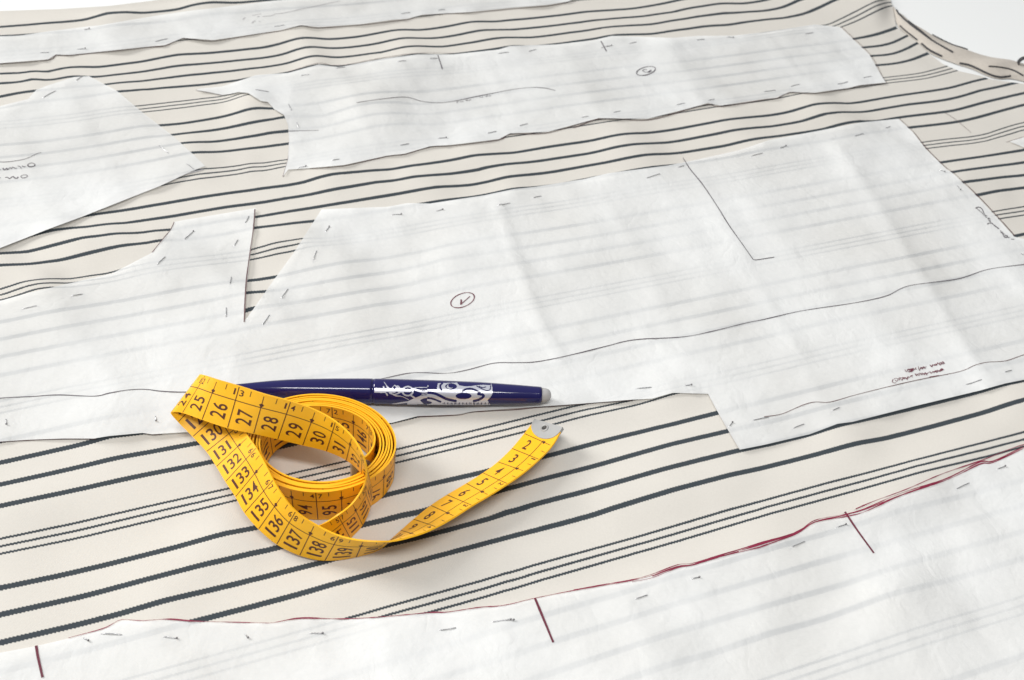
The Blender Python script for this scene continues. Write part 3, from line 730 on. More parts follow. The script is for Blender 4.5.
def roll_lines(lines):
    V, Fc = [], []
    ss = np.linspace(0, 1, 200); vv = np.linspace(0, 1, 70)
    sg, vg = np.meshgrid(ss, vv, indexing='ij'); pr = proj(roll_pt(sg.ravel(), vg.ravel()))
    for px, w in lines:
        q = smooth_line(px, 1.5)
        idx = [int(np.argmin(((pr - p) ** 2).sum(1))) for p in q]
        sv = np.array([(sg.ravel()[i], vg.ravel()[i]) for i in idx])
        ker = np.ones(5) / 5
        sv[:, 1] = np.clip(sv[:, 1], 0.04, 0.97)
        for c in (0, 1): sv[:, c] = np.convolve(np.pad(sv[:, c], 2, 'edge'), ker, 'valid')
        c3 = roll_pt(sv[:, 0], sv[:, 1]) + np.array([0, -0.02, 0.045])
        t = np.gradient(c3, axis=0); t /= np.linalg.norm(t, axis=1)[:, None] + 1e-9
        vw = CAM - c3; vw /= np.linalg.norm(vw, axis=1)[:, None]
        sd = np.cross(t, vw); sd /= np.linalg.norm(sd, axis=1)[:, None] + 1e-9
        k = len(V)
        for i in range(len(q)): V += [c3[i] + sd[i] * w / 2, c3[i] - sd[i] * w / 2]
        Fc += [(k + 2 * i, k + 2 * i + 1, k + 2 * i + 3, k + 2 * i + 2) for i in range(len(q) - 1)]
    return V, Fc
zz = 7.55
V, Fc = roll_lines([(Zm(890, 0, zz, 35, 75, 120, 160, 200, 222, 350, 328, 480, 400), 0.12), (Zm(890, 0, zz, 130, 155, 220, 225, 335, 318), 0.07),
    (Zm(890, 0, zz, 310, 262, 420, 308, 590, 386), 0.09), (Zm(890, 0, zz, 55, 208, 120, 265, 208, 314), 0.09), (Zm(890, 0, zz, 225, 328, 300, 395, 395, 432), 0.12),  # last strip of this row is a painted shadow by the roll's lower edge
    (Zm(890, 0, zz, 512, 485, 600, 495, 700, 555, 780, 588, 850, 592, 920, 572), 0.12), (Zm(890, 0, zz, 735, 502, 860, 514, 930, 534, 1010, 578), 0.1)])
mesh_obj('woven_stripe_and_shadow', V, Fc, princ('slate_yarn_and_shadow', (0.045, 0.045, 0.048), 0.85, noise=(500, 0.2)), roll)
# the little curl where the roll turns over
cc = unproj([(1022, 63)], TABLE_Z + 0.5)[0]
V, Fc = [], []
for i in range(25):
    a = math.radians(-30 + 250 * i / 24)
    for j, (rr, yy) in enumerate(((0.5, -0.1), (0.5, 0.25), (0.44, 0.25), (0.44, -0.1))):
        V.append(cc + np.array([0.25 + rr * math.cos(a), yy, rr * 0.85 * math.sin(a)]))
Fc = [(4 * i + j, 4 * i + (j + 1) % 4, 4 * i + 4 + (j + 1) % 4, 4 * i + 4 + j) for i in range(24) for j in range(4)] + [(0, 1, 2, 3), (99, 98, 97, 96)]
mesh_obj('turned_curl', V, Fc, [D.materials['slate_yarn_and_shadow']], roll)

# ------------------------------------------------------------------ pins
def tube(path, rad, seg=7):
    path = np.asarray(path); V = []; Fc = []
    for i, p in enumerate(path):
        t = path[min(i + 1, len(path) - 1)] - path[max(i - 1, 0)]; t /= np.linalg.norm(t)
        a = np.cross(t, [0, 0, 1.0]); a /= np.linalg.norm(a) + 1e-9; b = np.cross(a, t)
        r = rad[i] if hasattr(rad, '__len__') else rad
        for k in range(seg):
            q = 2 * math.pi * k / seg; V.append(p + r * (a * math.cos(q) + b * math.sin(q)))
    for i in range(len(path) - 1):
        for k in range(seg): Fc.append((i * seg + k, i * seg + (k + 1) % seg, (i + 1) * seg + (k + 1) % seg, (i + 1) * seg + k))
    Fc.append(tuple(range(seg))[::-1]); Fc.append(tuple((len(path) - 1) * seg + k for k in range(seg)))
    return V, Fc
def ball(c, r, nu=10, nv=7):
    V = [c + np.array([0, 0, r])]; Fc = []
    for j in range(1, nv):
        for i in range(nu):
            a = math.pi * j / nv; b = 2 * math.pi * i / nu
            V.append(c + r * np.array([math.sin(a) * math.cos(b), math.sin(a) * math.sin(b), math.cos(a)]))
    V.append(c - np.array([0, 0, r])); L = len(V) - 1
    for i in range(nu):
        Fc.append((0, 1 + i, 1 + (i + 1) % nu)); Fc.append((L, L - nu + (i + 1) % nu, L - nu + i))
        for j in range(nv - 2): Fc.append((1 + j * nu + i, 1 + (j + 1) * nu + i, 1 + (j + 1) * nu + (i + 1) % nu, 1 + j * nu + (i + 1) % nu))
    return V, Fc
HEADS = T(0, 1, 762, 243) + T(1, 1, 733, 158) + T(0, 3, 697, 507) + T(1, 3, 258, 487, 1007, 433)
ORD = ['first', 'second', 'third', 'fourth', 'fifth', 'sixth', 'seventh', 'eighth', 'ninth', 'tenth', 'eleventh', 'twelfth', 'thirteenth', 'fourteenth', 'fifteenth', 'sixteenth', 'seventeenth', 'eighteenth']
for key, where, L in ROWS:
    L = sorted(L, key=lambda q: q[0])
    for i, q in enumerate(L):
        p = on_surface(np.array([(q[0], q[1]), (q[2], q[3])], float), HF[key])
        a, b = p; d = b - a; ln = np.linalg.norm(d); d = d / ln
        short = ln < 0.42
        ts = np.linspace(-0.3, ln + (0.3 if not short else 0.08), 15)
        path = np.array([a + d * t for t in ts])
        hp = HF[key](path[:, :2]); hf = h_fab(path[:, :2])
        mid = np.clip(np.minimum(ts / (0.18), (ln - ts) / 0.18 if not short else 9), -1, 1)
        path[:, 2] = np.where(mid >= 0, hp + 0.026 * np.clip(mid * 3, 0, 1), hp + (hp - hf + 0.08) * mid)
        has_head = short or any(abs(q[2] - hx) < 1.5 and abs(q[3] - hy) < 1.5 for hx, hy in HEADS)
        root = empty('straight_pin', a)
        lab = ('only' if len(L) == 1 else ORD[i]) + ' steel pin from the left ' + where
        if len(L) == 2: lab = ('left' if i == 0 else 'right') + ' one of two steel pins ' + where
        tag(root, lab, 'pin', 'dressmaking pins fixing the paper to the cloth')
        rad = np.full(15, 0.02); rad[0] = 0.01
        o = mesh_obj('shaft', *tube(path, rad), M['steel']); reparent(o, root)
        if has_head:
            hpnt = path[-1] if short else b
            hpnt = np.array([hpnt[0], hpnt[1], HF[key](hpnt[None, :2])[0] + 0.06])
            o = mesh_obj('head', *ball(hpnt, 0.04), M['pinhead']); reparent(o, root)

# ------------------------------------------------------------------ tape measure
TW = 1.9
ST = [  # n, blank edge pixel, its height, tick edge pixel, guess of the tick edge's height
    (-0.15, (535.5, 420), .06, (563, 428), 1.0), (1, (524.5, 434), .05, (552, 446.5), 1.0), (2, (512, 449), .05, (539, 460), 1.0), (3, (498, 462.5), .05, (525, 472), 1.0),
    (5, (466.5, 484), .05, (489, 496), 1.0), (6, (447, 495.5), .05, (472, 506), 1.0), (7, (431, 506), .05, (455, 517), 1.0), (8, (413.5, 520), .05, (436, 527.5), 1.15), (9, (401, 531), .05, (416, 535.5), 1.3),
    (9.8, (389, 541.5), .05, (393, 541), 1.5), (10.4, (377, 550.5), .05, (379, 541.3), 1.65), (11, (356, 556.5), .05, (363, 540.5), 1.75), (12, (325, 560), .05, (339, 535.5), 1.8), (13, (300, 555), .15, (315, 524), 1.9), (14, (277, 544), .45, (296, 511), 2.1),
    (15, (259, 529), .8, (283, 495), 2.3), (16, (245, 513), 1.0, (274, 480), 2.5), (17, (236, 497), 1.08, (265, 462), 2.6), (18, (226, 482), 1.18, (257, 448), 2.6), (19, (217, 467), .95, (249, 437), 2.6),
    (20, (207, 452), .75, (241, 425), 2.6), (21, (193, 437), .9, (229, 405), 2.0), (22, (178, 422), 1.25, (211, 387), 2.1),
    (22.7, (171, 413.5), 1.65, (201, 376), 2.7), (23.3, (174.5, 412), 1.75, (201, 374.5), 2.9), (24, (183, 413), 1.85, (206, 375.5), 3.1), (25, (202.6, 419.7), 2.1, (218, 379.5), 3.7),
    (26, (228, 428), 2.3, (240, 386), 3.9), (27, (254, 433.5), 2.35, (265, 394), 4.0), (28, (278, 438.8), 2.3, (291, 401), 4.0), (29, (303, 445), 2.1, (316, 410), 3.6), (30, (327, 451), 2.1, (336, 421.5), 3.5),
    (31, (347, 460), 2.1, (352.5, 437), 3.3), (32, (362, 473), 2.0, (363, 455), 3.1), (33, (371.5, 488), 1.3, (366.5, 471), 2.9), (34, (370, 507), .5, (363, 487), 2.5), (35, (362, 525), .1, (352, 503.5), 2.1),
    (36, (350, 538), .05, (337.5, 515), 1.9), (37, (338, 552), .05, (320.5, 525), 1.25, 1), (38, (316, 553), .05, (302, 530), .8, 1),
]
tape_h = 0.0
def surf_under(px):
    return h_fab(unproj(px, 0.0)[:, :2])
stat = []
for nn, bp, zb, tp, zt, *fz in ST:
    b3 = unproj([bp], zb)[0]
    zs = np.linspace(-0.2, 5.5, 400); c = unproj(np.repeat([tp], 400, 0), zs)
    e = np.linalg.norm(c - b3, axis=1) - TW
    # solution nearest the guess; else closest length
    sg = np.where(np.diff(np.sign(e)) != 0)[0]
    k = sg[np.argmin(np.abs(zs[sg] - zt))] if len(sg) else int(np.argmin(np.abs(e) + 0.02 * np.abs(zs - zt)))
    k2 = k if abs(zs[k] - zt) < 0.8 and not fz else int(np.argmin(np.abs(zs - zt)))
    stat.append([nn, b3, c[k2]])
    print('ST', nn, 'zb', zb, 'zt %.2f' % zs[k2], 'want', zt, 'len %.2f' % (e[k2] + TW))
st_n = np.array([s_[0] for s_ in stat]); st_b = np.array([s_[1] for s_ in stat]); st_t = np.array([s_[2] for s_ in stat])
def crv(nq, arr):
    tg = np.gradient(arr, st_n, axis=0)
    i = np.clip(np.searchsorted(st_n, nq) - 1, 0, len(st_n) - 2)
    h = st_n[i + 1] - st_n[i]; t = (nq - st_n[i]) / h; t = t[:, None]; h = h[:, None]
    return (2 * t**3 - 3 * t**2 + 1) * arr[i] + (t**3 - 2 * t**2 + t) * h * tg[i] + (-2 * t**3 + 3 * t**2) * arr[i + 1] + (t**3 - t**2) * h * tg[i + 1]
# coil: an oval spiral standing on edge
ZR = 2.06
o_r, o_t, o_b, o_l = (unproj([q], ZR)[0] for q in ((395, 443), (338, 395), (316, 490.5), (240, 441)))
i_r, i_t, i_b, i_l = (unproj([q], ZR)[0] for q in ((376, 436), (325, 405), (318, 479), (262, 446)))
Oc = (o_r + o_l) / 2 * [1, 0, 0] + (o_t + o_b) / 2 * [0, 1, 0]; Ic = (i_r + i_l) / 2 * [1, 0, 0] + (i_t + i_b) / 2 * [0, 1, 0]
Oa, Ob = np.linalg.norm((o_r - o_l)[:2]) / 2, np.linalg.norm((o_t - o_b)[:2]) / 2
Ia, Ib = np.linalg.norm((i_r - i_l)[:2]) / 2, np.linalg.norm((i_t - i_b)[:2]) / 2
print('coil', Oc, Oa, Ob, Ic, Ia, Ib)
th0 = math.radians(205)         # outer end at the near left, running clockwise inwards
thE = th0 - math.radians(360 * 6 + 242)
TH = np.linspace(th0, thE, 2200)
fr = np.clip((th0 - TH) / (th0 - thE), 0, 1)
wig = 0.012 * np.sin(2.3 * TH) + 0.01 * np.sin(3.7 * TH + 1)
ca = Oa * (1 - fr) + Ia * fr; cb = Ob * (1 - fr) + Ib * fr
ce = Oc[None] * (1 - fr)[:, None] + Ic[None] * fr[:, None]
cb2 = np.stack([ce[:, 0] + (ca + wig) * np.cos(TH), ce[:, 1] + (cb + wig) * np.sin(TH), np.zeros_like(TH)], 1)
# the innermost end leaves the wall and straightens
tail = np.clip((fr - 0.955) / 0.045, 0, 1)
cb2[:, :2] += (ce[:, :2] - cb2[:, :2]) * (0.22 * tail ** 2)[:, None]
arc = np.r_[0, np.cumsum(np.linalg.norm(np.diff(cb2, axis=0), axis=1))]
N_IN = 148.5
n_c = N_IN - (arc[-1] - arc) * 1.07
print('coil n range', n_c[0], n_c[-1])
base = h_fab(cb2[:, :2]) * 0.5 + 0.03
lean = 0.06
dirv = np.stack([np.cos(TH), np.sin(TH), 0 * TH], 1)
zj = 0.05 * np.sin(TH * 0.35 + 1) + 0.03 * np.sin(TH * 0.9)
c_b = cb2 + np.stack([0 * TH, 0 * TH, base + zj * 0.5 + 0.03 - 0.25 * np.clip(1 - np.abs(TH - th0) / 1.0, 0, 1)], 1)
c_t = c_b + np.stack([0 * TH, 0 * TH, np.full_like(TH, TW)], 1) + dirv * lean
n_s = np.arange(st_n[0], st_n[-1] + 0.001, 0.1)
r_b, r_t = crv(n_s, st_b), crv(n_s, st_t)
# joining stretch under the crossing strip
def herm(p0, m0, p1, m1, t):
    t = t[:, None]; return (2 * t**3 - 3 * t**2 + 1) * p0 + (t**3 - 2 * t**2 + t) * m0 + (-2 * t**3 + 3 * t**2) * p1 + (t**3 - t**2) * m1
tt = np.linspace(0, 1, 42)[1:-1]
k = 2.2
j_b = herm(r_b[-1], (r_b[-1] - r_b[-6]) / 0.5 * k, c_b[0], (c_b[8] - c_b[0]) / np.linalg.norm(c_b[8] - c_b[0]) * k, tt)
j_t = herm(r_t[-1], (r_t[-1] - r_t[-6]) / 0.5 * k, c_t[0], (c_t[8] - c_t[0]) / np.linalg.norm(c_t[8] - c_t[0]) * k, tt)
_d = 1 - 0.55 * np.sin(np.pi * tt)[:, None]; j_t = j_b + (j_t - j_b) * np.c_[np.ones_like(_d), np.ones_like(_d), _d]
j_n = np.linspace(n_s[-1], n_c[0], 42)[1:-1]
RN = np.r_[n_s, j_n, n_c]; RB = np.vstack([r_b, j_b, c_b]); RT = np.vstack([r_t, j_t, c_t])
o_ = np.argsort(RN, kind='stable') if n_c[0] > n_s[-1] else np.arange(len(RN))
RN, RB, RT = RN[o_], RB[o_], RT[o_]
for _ in range(2):              # soften kinks without moving the ends
    RB[1:-1] = 0.25 * RB[:-2] + 0.5 * RB[1:-1] + 0.25 * RB[2:]; RT[1:-1] = 0.25 * RT[:-2] + 0.5 * RT[1:-1] + 0.25 * RT[2:]
tanv = np.gradient((RB + RT) / 2, axis=0); NRM = np.cross(tanv, RT - RB); NRM /= np.linalg.norm(NRM, axis=1)[:, None] + 1e-9
for _ in range(3): NRM[1:-1] = (NRM[:-2] + NRM[1:-1] + NRM[2:]) / 3
NRM /= np.linalg.norm(NRM, axis=1)[:, None] + 1e-9
def tape_pt(nv, wv, off):
    """point on the ribbon: nv cm along, wv cm across from the blank edge, off along the front normal"""
    nv = np.asarray(nv, float); f = np.asarray(wv, float)[:, None] / TW
    b = np.stack([np.interp(nv, RN, RB[:, c]) for c in range(3)], 1); t = np.stack([np.interp(nv, RN, RT[:, c]) for c in range(3)], 1)
    m = np.stack([np.interp(nv, RN, NRM[:, c]) for c in range(3)], 1)
    # slight curl across the width
    return b * (1 - f) + t * f + m * np.asarray(off, float).reshape(-1, 1)
TK = 0.033
tape_base = unproj([(300, 470)], 0)[0]
tape = empty('tape_measure', tape_base)
tag(tape, 'yellow tape measure with brown numerals, loosely coiled beside the blue pen', 'tape measure')
cols = [(0, -TK), (0, TK), (0.475, TK), (0.95, TK), (1.425, TK), (TW, TK), (TW, -TK), (1.425, -TK), (0.95, -TK), (0.475, -TK)]
L = len(RN); nc = len(cols); V = np.zeros((L, nc, 3))
for j, (w_, off) in enumerate(cols): V[:, j] = RB + (RT - RB) * (w_ / TW) + NRM * off
Fc = [(i * nc + j, (i + 1) * nc + j, (i + 1) * nc + (j + 1) % nc, i * nc + (j + 1) % nc) for i in range(L - 1) for j in range(nc)]
Fc += [tuple(range(nc)), tuple((L - 1) * nc + j for j in range(nc))[::-1]]
ribbon = mesh_obj('ribbon', V.reshape(-1, 3), Fc, M['tape']); reparent(ribbon, tape)
bm = bmesh.new(); bm.from_mesh(ribbon.data); bmesh.ops.recalc_face_normals(bm, faces=bm.faces)
for e in bm.edges:
    if len(e.link_faces) == 2 and e.calc_face_angle(0) > 1.0: e.smooth = False
bm.to_mesh(ribbon.data); bm.free()

# print: numerals and scale lines on both faces
GLY = {}
def glyph(ch):
    if ch in GLY: return GLY[ch]
    cu = D.curves.new('glyph', 'FONT'); cu.body = ch; cu.size = 1.0; cu.resolution_u = 3; cu.offset = 0.012
    ob = D.objects.new('glyph', cu); COL.objects.link(ob)
    dg = bpy.context.evaluated_depsgraph_get(); me = bpy.data.meshes.new_from_object(ob.evaluated_get(dg))
    D.objects.remove(ob); D.curves.remove(cu)
    bm = bmesh.new(); bm.from_mesh(me); D.meshes.remove(me)
    for ax, vals in (((0, 1, 0), np.arange(0.1, 0.75, 0.12)), ((1, 0, 0), (0.2, 0.4))):
        for v_ in vals:
            co = (0, v_, 0) if ax[1] else (v_, 0, 0)
            bmesh.ops.bisect_plane(bm, geom=bm.verts[:] + bm.edges[:] + bm.faces[:], plane_co=co, plane_no=ax)
    bm.verts.index_update()
    vs = np.array([v.co[:2] for v in bm.verts]); fc = [[v.index for v in f.verts] for f in bm.faces]; bm.free()
    lo, hi = vs.min(0), vs.max(0); vs = (vs - [lo[0], lo[1]]); GLY[ch] = (vs, fc, hi - lo); return GLY[ch]
PV, PF = [], []
def emit(nw, faces, side):
    """nw: (n, w) array in the face's own reading frame"""
    nw = np.asarray(nw); k = len(PV)
    nn = nw[:, 0] if side > 0 else 150 - nw[:, 0]
    p = tape_pt(nn, nw[:, 1], np.full(len(nw), side * (TK + 0.006)))
    PV.extend(p); PF.extend([[k + i for i in f] for f in faces])
def bar(n0, w0, n1, w1, wid, side, ends=None):
    m = max(2, int(abs(n1 - n0) / 0.15) + 2, int(abs(w1 - w0) / 0.4) + 2)
    d = np.array([n1 - n0, w1 - w0]); d = d / np.linalg.norm(d); q = np.array([-d[1], d[0]]) * wid / 2
    P = []
    for t in np.linspace(0, 1, m):
        c = np.array([n0 + (n1 - n0) * t, w0 + (w1 - w0) * t]); P += [c + q, c - q]
    emit(P, [(2 * i, 2 * i + 1, 2 * i + 3, 2 * i + 2) for i in range(m - 1)], side)
DIV = 1.27
def text_rot(s_, nc_, side, height=0.6, adv=0.37, gw=0.28):
    adv = adv if len(s_) < 3 else 0.34
    tot = adv * len(s_); w = 0.64 - tot / 2
    for ch in s_:
        vs, fc, sz = glyph(ch)
        g = gw if ch != '1' else 0.11
        x = vs[:, 0] / sz[0] * g + (adv - g) / 2 + w; y = vs[:, 1] / sz[1] * height
        emit(np.c_[nc_ + height / 2 - y, x], fc, side); w += adv
def text_up(ch, n0, w0, side, height=0.27, gw=0.17):
    vs, fc, sz = glyph(ch); g = gw if ch != '1' else 0.07
    emit(np.c_[n0 + vs[:, 0] / sz[0] * g, w0 + vs[:, 1] / sz[1] * height], fc, side)
N_LAST = float(RN[-1])
for side in (1, -1):
    lo = 1 if side > 0 else int(math.ceil(150 - N_LAST)) + 1; hi = int(N_LAST) - 1 if side > 0 else 149
    a_, b_ = (0.9, N_LAST - 0.1) if side > 0 else (150 - N_LAST + 0.1, 149.1)
    m = int((b_ - a_) / 0.12); nn = np.linspace(a_, b_, m)
    P = np.empty((2 * m, 2)); P[0::2, 0] = nn; P[1::2, 0] = nn; P[0::2, 1] = DIV + 0.017; P[1::2, 1] = DIV - 0.017
    emit(P, [(2 * i, 2 * i + 1, 2 * i + 3, 2 * i + 2) for i in range(m - 1)], side)
    for c in range(lo, hi + 1):
        bar(c, 0.03, c, DIV if c % 2 else TW - 0.03, 0.036, side)
        if c + 1 <= hi: bar(c + 0.5, 1.6, c + 0.5, TW - 0.06, 0.03, side)
        if c > lo or side > 0: text_rot(str(c), c - 0.5, side)
        if c % 2:
            bar(c, 1.42, c, TW - 0.1, 0.03, side)
            emit([(c, DIV - 0.02), (c + 0.1, DIV + 0.13), (c, DIV + 0.2), (c - 0.1, DIV + 0.13)], [(0, 1, 2, 3)], side)
        elif c > lo and c < hi:
            ks = str(c // 2)
            if len(ks) == 1: text_up(ks, c + 0.07, 1.5, side)
            else:
                text_up(ks[0], c - 0.07 - (0.17 if ks[0] != '1' else 0.09), 1.5, side); text_up(ks[1], c + 0.08, 1.5, side)
pr_ = mesh_obj('printed_scale', PV, PF, M['print'], smooth=False); pr_.parent = ribbon

# metal end plates with a riveted eyelet
def end_plate(n_edge, sgn):
    V, Fc = [], []
    m = 22
    for off in (TK + 0.035, -TK - 0.035):
        V.append((n_edge, 0.95, off))
        for i in range(m + 1):
            a = math.pi * i / m
            V.append((n_edge + sgn * 1.02 * math.sin(a) ** 0.85, 0.95 - 0.97 * math.cos(a), off))
    P = np.array(V); nn = np.clip(P[:, 0], RN[0], RN[-1]); pos = tape_pt(nn, P[:, 1], P[:, 2])
    ext = (P[:, 0] - nn)[:, None] * (tape_pt([RN[0] + 0.2], [0.95], [0]) - tape_pt([RN[0]], [0.95], [0])) / 0.2
    pos = pos + ext
    k = m + 2
    for i in range(1, m + 1):
        Fc.append((0, i, i + 1)); Fc.append((k, k + i + 1, k + i)); Fc.append((i, k + i, k + i + 1, i + 1))
    Fc.append((1, m + 1, k + m + 1, k + 1))
    o = mesh_obj('metal_tip', pos, Fc, M['tin'], smooth=False); reparent(o, tape)
    bm = bmesh.new(); bm.from_mesh(o.data); bmesh.ops.recalc_face_normals(bm, faces=bm.faces); bm.to_mesh(o.data); bm.free()
    for s_ in (1, -1):
        nE, wE = n_edge + sgn * 0.38, 0.92
        RV, RF = [], []
        prof = [(0.24, 0.0), (0.235, 0.035), (0.2, 0.055), (0.165, 0.045), (0.15, 0.012), (0.0, 0.008)]
        for r_, z_ in prof:
            for i in range(20):
                a = 2 * math.pi * i / 20
                RV.append((nE + r_ * math.cos(a), wE + r_ * math.sin(a), s_ * (TK + 0.037 + z_)))
        P = np.array(RV); pos = tape_pt(P[:, 0], P[:, 1], P[:, 2])
        RF = [(j * 20 + i, j * 20 + (i + 1) % 20, (j + 1) * 20 + (i + 1) % 20, (j + 1) * 20 + i) for j in range(5) for i in range(20)]
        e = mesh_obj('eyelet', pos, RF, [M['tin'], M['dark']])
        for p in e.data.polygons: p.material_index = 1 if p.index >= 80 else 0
        e.parent = o
    return o
end_plate(-0.15, 1); end_plate(N_LAST, -1)

# ------------------------------------------------------------------ pen
PR = [  # picture column along the axis, axis row, radius in picture rows
    (196, 387.6, 1.2), (206, 387.9, 2.2), (222, 388.4, 3.2), (240, 388.9, 5.0), (262, 389.3, 8.0), (290, 389.8, 10.6), (330, 390.5, 12.2), (372, 391.1, 12.9), (373, 391.1, 12.5), (374.5, 391.2, 12.9), (400, 391.8, 12.9),
    (440, 392.7, 12.6), (480, 393.6, 11.9), (510, 394.3, 10.4), (530, 394.8, 9.2), (541, 395.1, 8.4)]
PEN_Z = 0.66
pen_px = np.array([(a, b) for a, b, c in PR]); pen_c = unproj(pen_px, PEN_Z)
scl = np.linalg.norm(pen_c[-1] - pen_c[0]) / np.linalg.norm(pen_px[-1] - pen_px[0])
pen_r = np.array([c for a, b, c in PR]) * scl
# lay it: the axis follows the thinning barrel slightly, resting on the paper
hp = HF['D'](pen_c[:, :2]).mean(); PEN_Z = hp + pen_r.max() + 0.02
pen_c = unproj(pen_px, PEN_Z); ax = pen_c[-1] - pen_c[0]; ax /= np.linalg.norm(ax)
pen = empty('ballpoint_pen', [pen_c[:, 0].mean(), pen_c[:, 1].mean(), hp])
tag(pen, 'glossy navy blue pen with silver swirls and grey rubber end, lying on the large paper', 'pen')
def lathe(cs, rs, seg=40, caps=True):
    e1 = np.cross(ax, [0, 0, 1.0]); e1 /= np.linalg.norm(e1); e2 = np.cross(e1, ax)
    V = [c + r * (e1 * math.cos(2 * math.pi * k / seg) + e2 * math.sin(2 * math.pi * k / seg)) for c, r in zip(cs, rs) for k in range(seg)]
    Fc = [(i * seg + k, (i + 1) * seg + k, (i + 1) * seg + (k + 1) % seg, i * seg + (k + 1) % seg) for i in range(len(cs) - 1) for k in range(seg)]
    if caps: Fc += [tuple(range(seg)), tuple((len(cs) - 1) * seg + k for k in range(seg))[::-1]]
    return V, Fc
def pen_at(xp):
    c = np.stack([np.interp(xp, pen_px[:, 0], pen_c[:, k]) for k in range(3)], -1); return c, np.interp(xp, pen_px[:, 0], pen_r)
def fine(x0, x1, m): 
    xs = np.linspace(x0, x1, m); c, r = pen_at(xs); return c, r
def smooth_r(r): 
    q = np.pad(r, 4, 'edge'); return np.convolve(q, np.ones(9) / 9, 'valid')
c, r = fine(206, 372.3, 60); r = smooth_r(r); o = mesh_obj('barrel', *lathe(c, r), M['pen']); reparent(o, pen)
c, r = fine(373.2, 541, 60); r[4:] = smooth_r(r)[4:]; o = mesh_obj('cap', *lathe(c, r), M['pen']); reparent(o, pen); capo = o
c, r = fine(371.5, 374, 4); o = mesh_obj('joint_ring', *lathe(c, r * 0.972), M['pen']); reparent(o, pen)
c, r = fine(194, 206, 8); o = mesh_obj('writing_tip', *lathe(c, np.linspace(0.04, r[-1] * 0.85, 8)), M['tin']); reparent(o, pen)
xe = np.array([540.5, 543, 546, 548.5, 550.2, 551.2, 551.6]); ce_ = pen_c[-1] + np.outer((xe - 541) * scl, ax); re_ = np.array([7.6, 7.5, 7.1, 6.2, 4.6, 2.4, .4]) * scl
o = mesh_obj('rubber_tip', *lathe(ce_, re_), M['eraser']); reparent(o, pen)
# silver print on the cap
def dist_poly(P, path):
    path = smooth_line(np.array(path, float), 6); d = np.full(len(P), 1e9)
    for a, b in zip(path[:-1], path[1:]):
        ab = b - a; t = np.clip(((P - a) @ ab) / (ab @ ab + 1e-9), 0, 1); d = np.minimum(d, np.linalg.norm(P - (a + t[:, None] * ab), axis=1))
    return d
NX, NY = 300, 84
xs = np.linspace(374.8, 491.5, NX); ys = np.linspace(-0.97, 0.97, NY)
XX, YY = np.meshgrid(xs, ys, indexing='ij')
xc = (XX[:-1, :-1] + XX[1:, 1:]) / 2; yc = (YY[:-1, :-1] + YY[1:, 1:]) / 2
axr = np.interp(xc, pen_px[:, 0], pen_px[:, 1]); rr_ = np.interp(xc, pen_px[:, 0], [c for a, b, c in PR])
PXc = np.stack([xc.ravel(), (axr + yc * rr_).ravel()], 1)
A1 = np.stack([(PXc[:, 0] - 370) * 17, (PXc[:, 1] - 372) * 17], 1); A2 = np.stack([(PXc[:, 0] - 425) * 14.22, (PXc[:, 1] - 372) * 14.22], 1)
sil = np.zeros(len(PXc), bool)
def st(Aq, path, w): return dist_poly(Aq, path) < w / 2 * (1.12 if Aq is A2 else 0.9)
def ell(Aq, cx, cy, rx, ry): return ((Aq[:, 0] - cx) / rx) ** 2 + ((Aq[:, 1] - cy) / ry) ** 2 < 1
L_ = PXc[:, 0] < 427
for path, w in (([(90, 312), (200, 312), (300, 318), (430, 312), (560, 312)], 84), ([(230, 250), (260, 320), (300, 395)], 26), ([(280, 235), (330, 320), (420, 395), (520, 410)], 20), ([(240, 175), (300, 250), (360, 300)], 12),
                ([(420, 232), (380, 280), (360, 330)], 26), ([(430, 240), (500, 290), (560, 320)], 26), ([(180, 350), (260, 345)], 16), ([(735, 285), (880, 335), (1040, 325)], 34), ([(760, 265), (960, 262)], 14),
                ([(300, 250), (350, 300), (470, 240), (520, 330), (430, 380), (340, 360)], 22), ([(470, 405), (560, 420), (660, 470)], 12), 
                ([(880, 375), (1040, 372)], 16), ([(700, 400), (760, 440), (830, 470)], 30), ([(400, 545), (560, 520), (720, 500)], 26)):
    sil |= L_ & st(A1, path, w)
sil |= L_ & (((np.hypot((A1[:, 0] - 640) / 1.0, (A1[:, 1] - 325) * 1.15) > 72) & (np.hypot(A1[:, 0] - 640, (A1[:, 1] - 325) * 1.15) < 102)))
sil |= L_ & ell(A1, 640, 318, 70, 26)
sil |= L_ & inside(A1, np.array([(640, 500), (700, 470), (860, 400), (1040, 385), (1040, 425), (900, 450), (850, 480), (920, 545), (640, 560)], float))
sil &= ~(L_ & (ell(A1, 415, 265, 22, 26) | ell(A1, 460, 345, 20, 12) | ell(A1, 300, 350, 26, 12)))
R_ = ~L_
s2 = inside(A2, np.array([(0, 245), (160, 250), (175, 160), (470, 150), (930, 150), (945, 220), (955, 290), (925, 350), (880, 400), (930, 470), (0, 480)], float))
blue = inside(A2, np.array([(450, 140), (455, 165), (480, 190), (560, 205), (650, 200), (720, 188), (800, 182), (930, 185), (930, 140)], float))
e_ = ell(A2, 362, 205, 82, 44); crescent = (np.hypot((A2[:, 0] - 345) / 46, (A2[:, 1] - 208) / 32) < 1) & ~(np.hypot((A2[:, 0] - 365) / 44, (A2[:, 1] - 196) / 28) < 1)
blue |= e_ & ~crescent
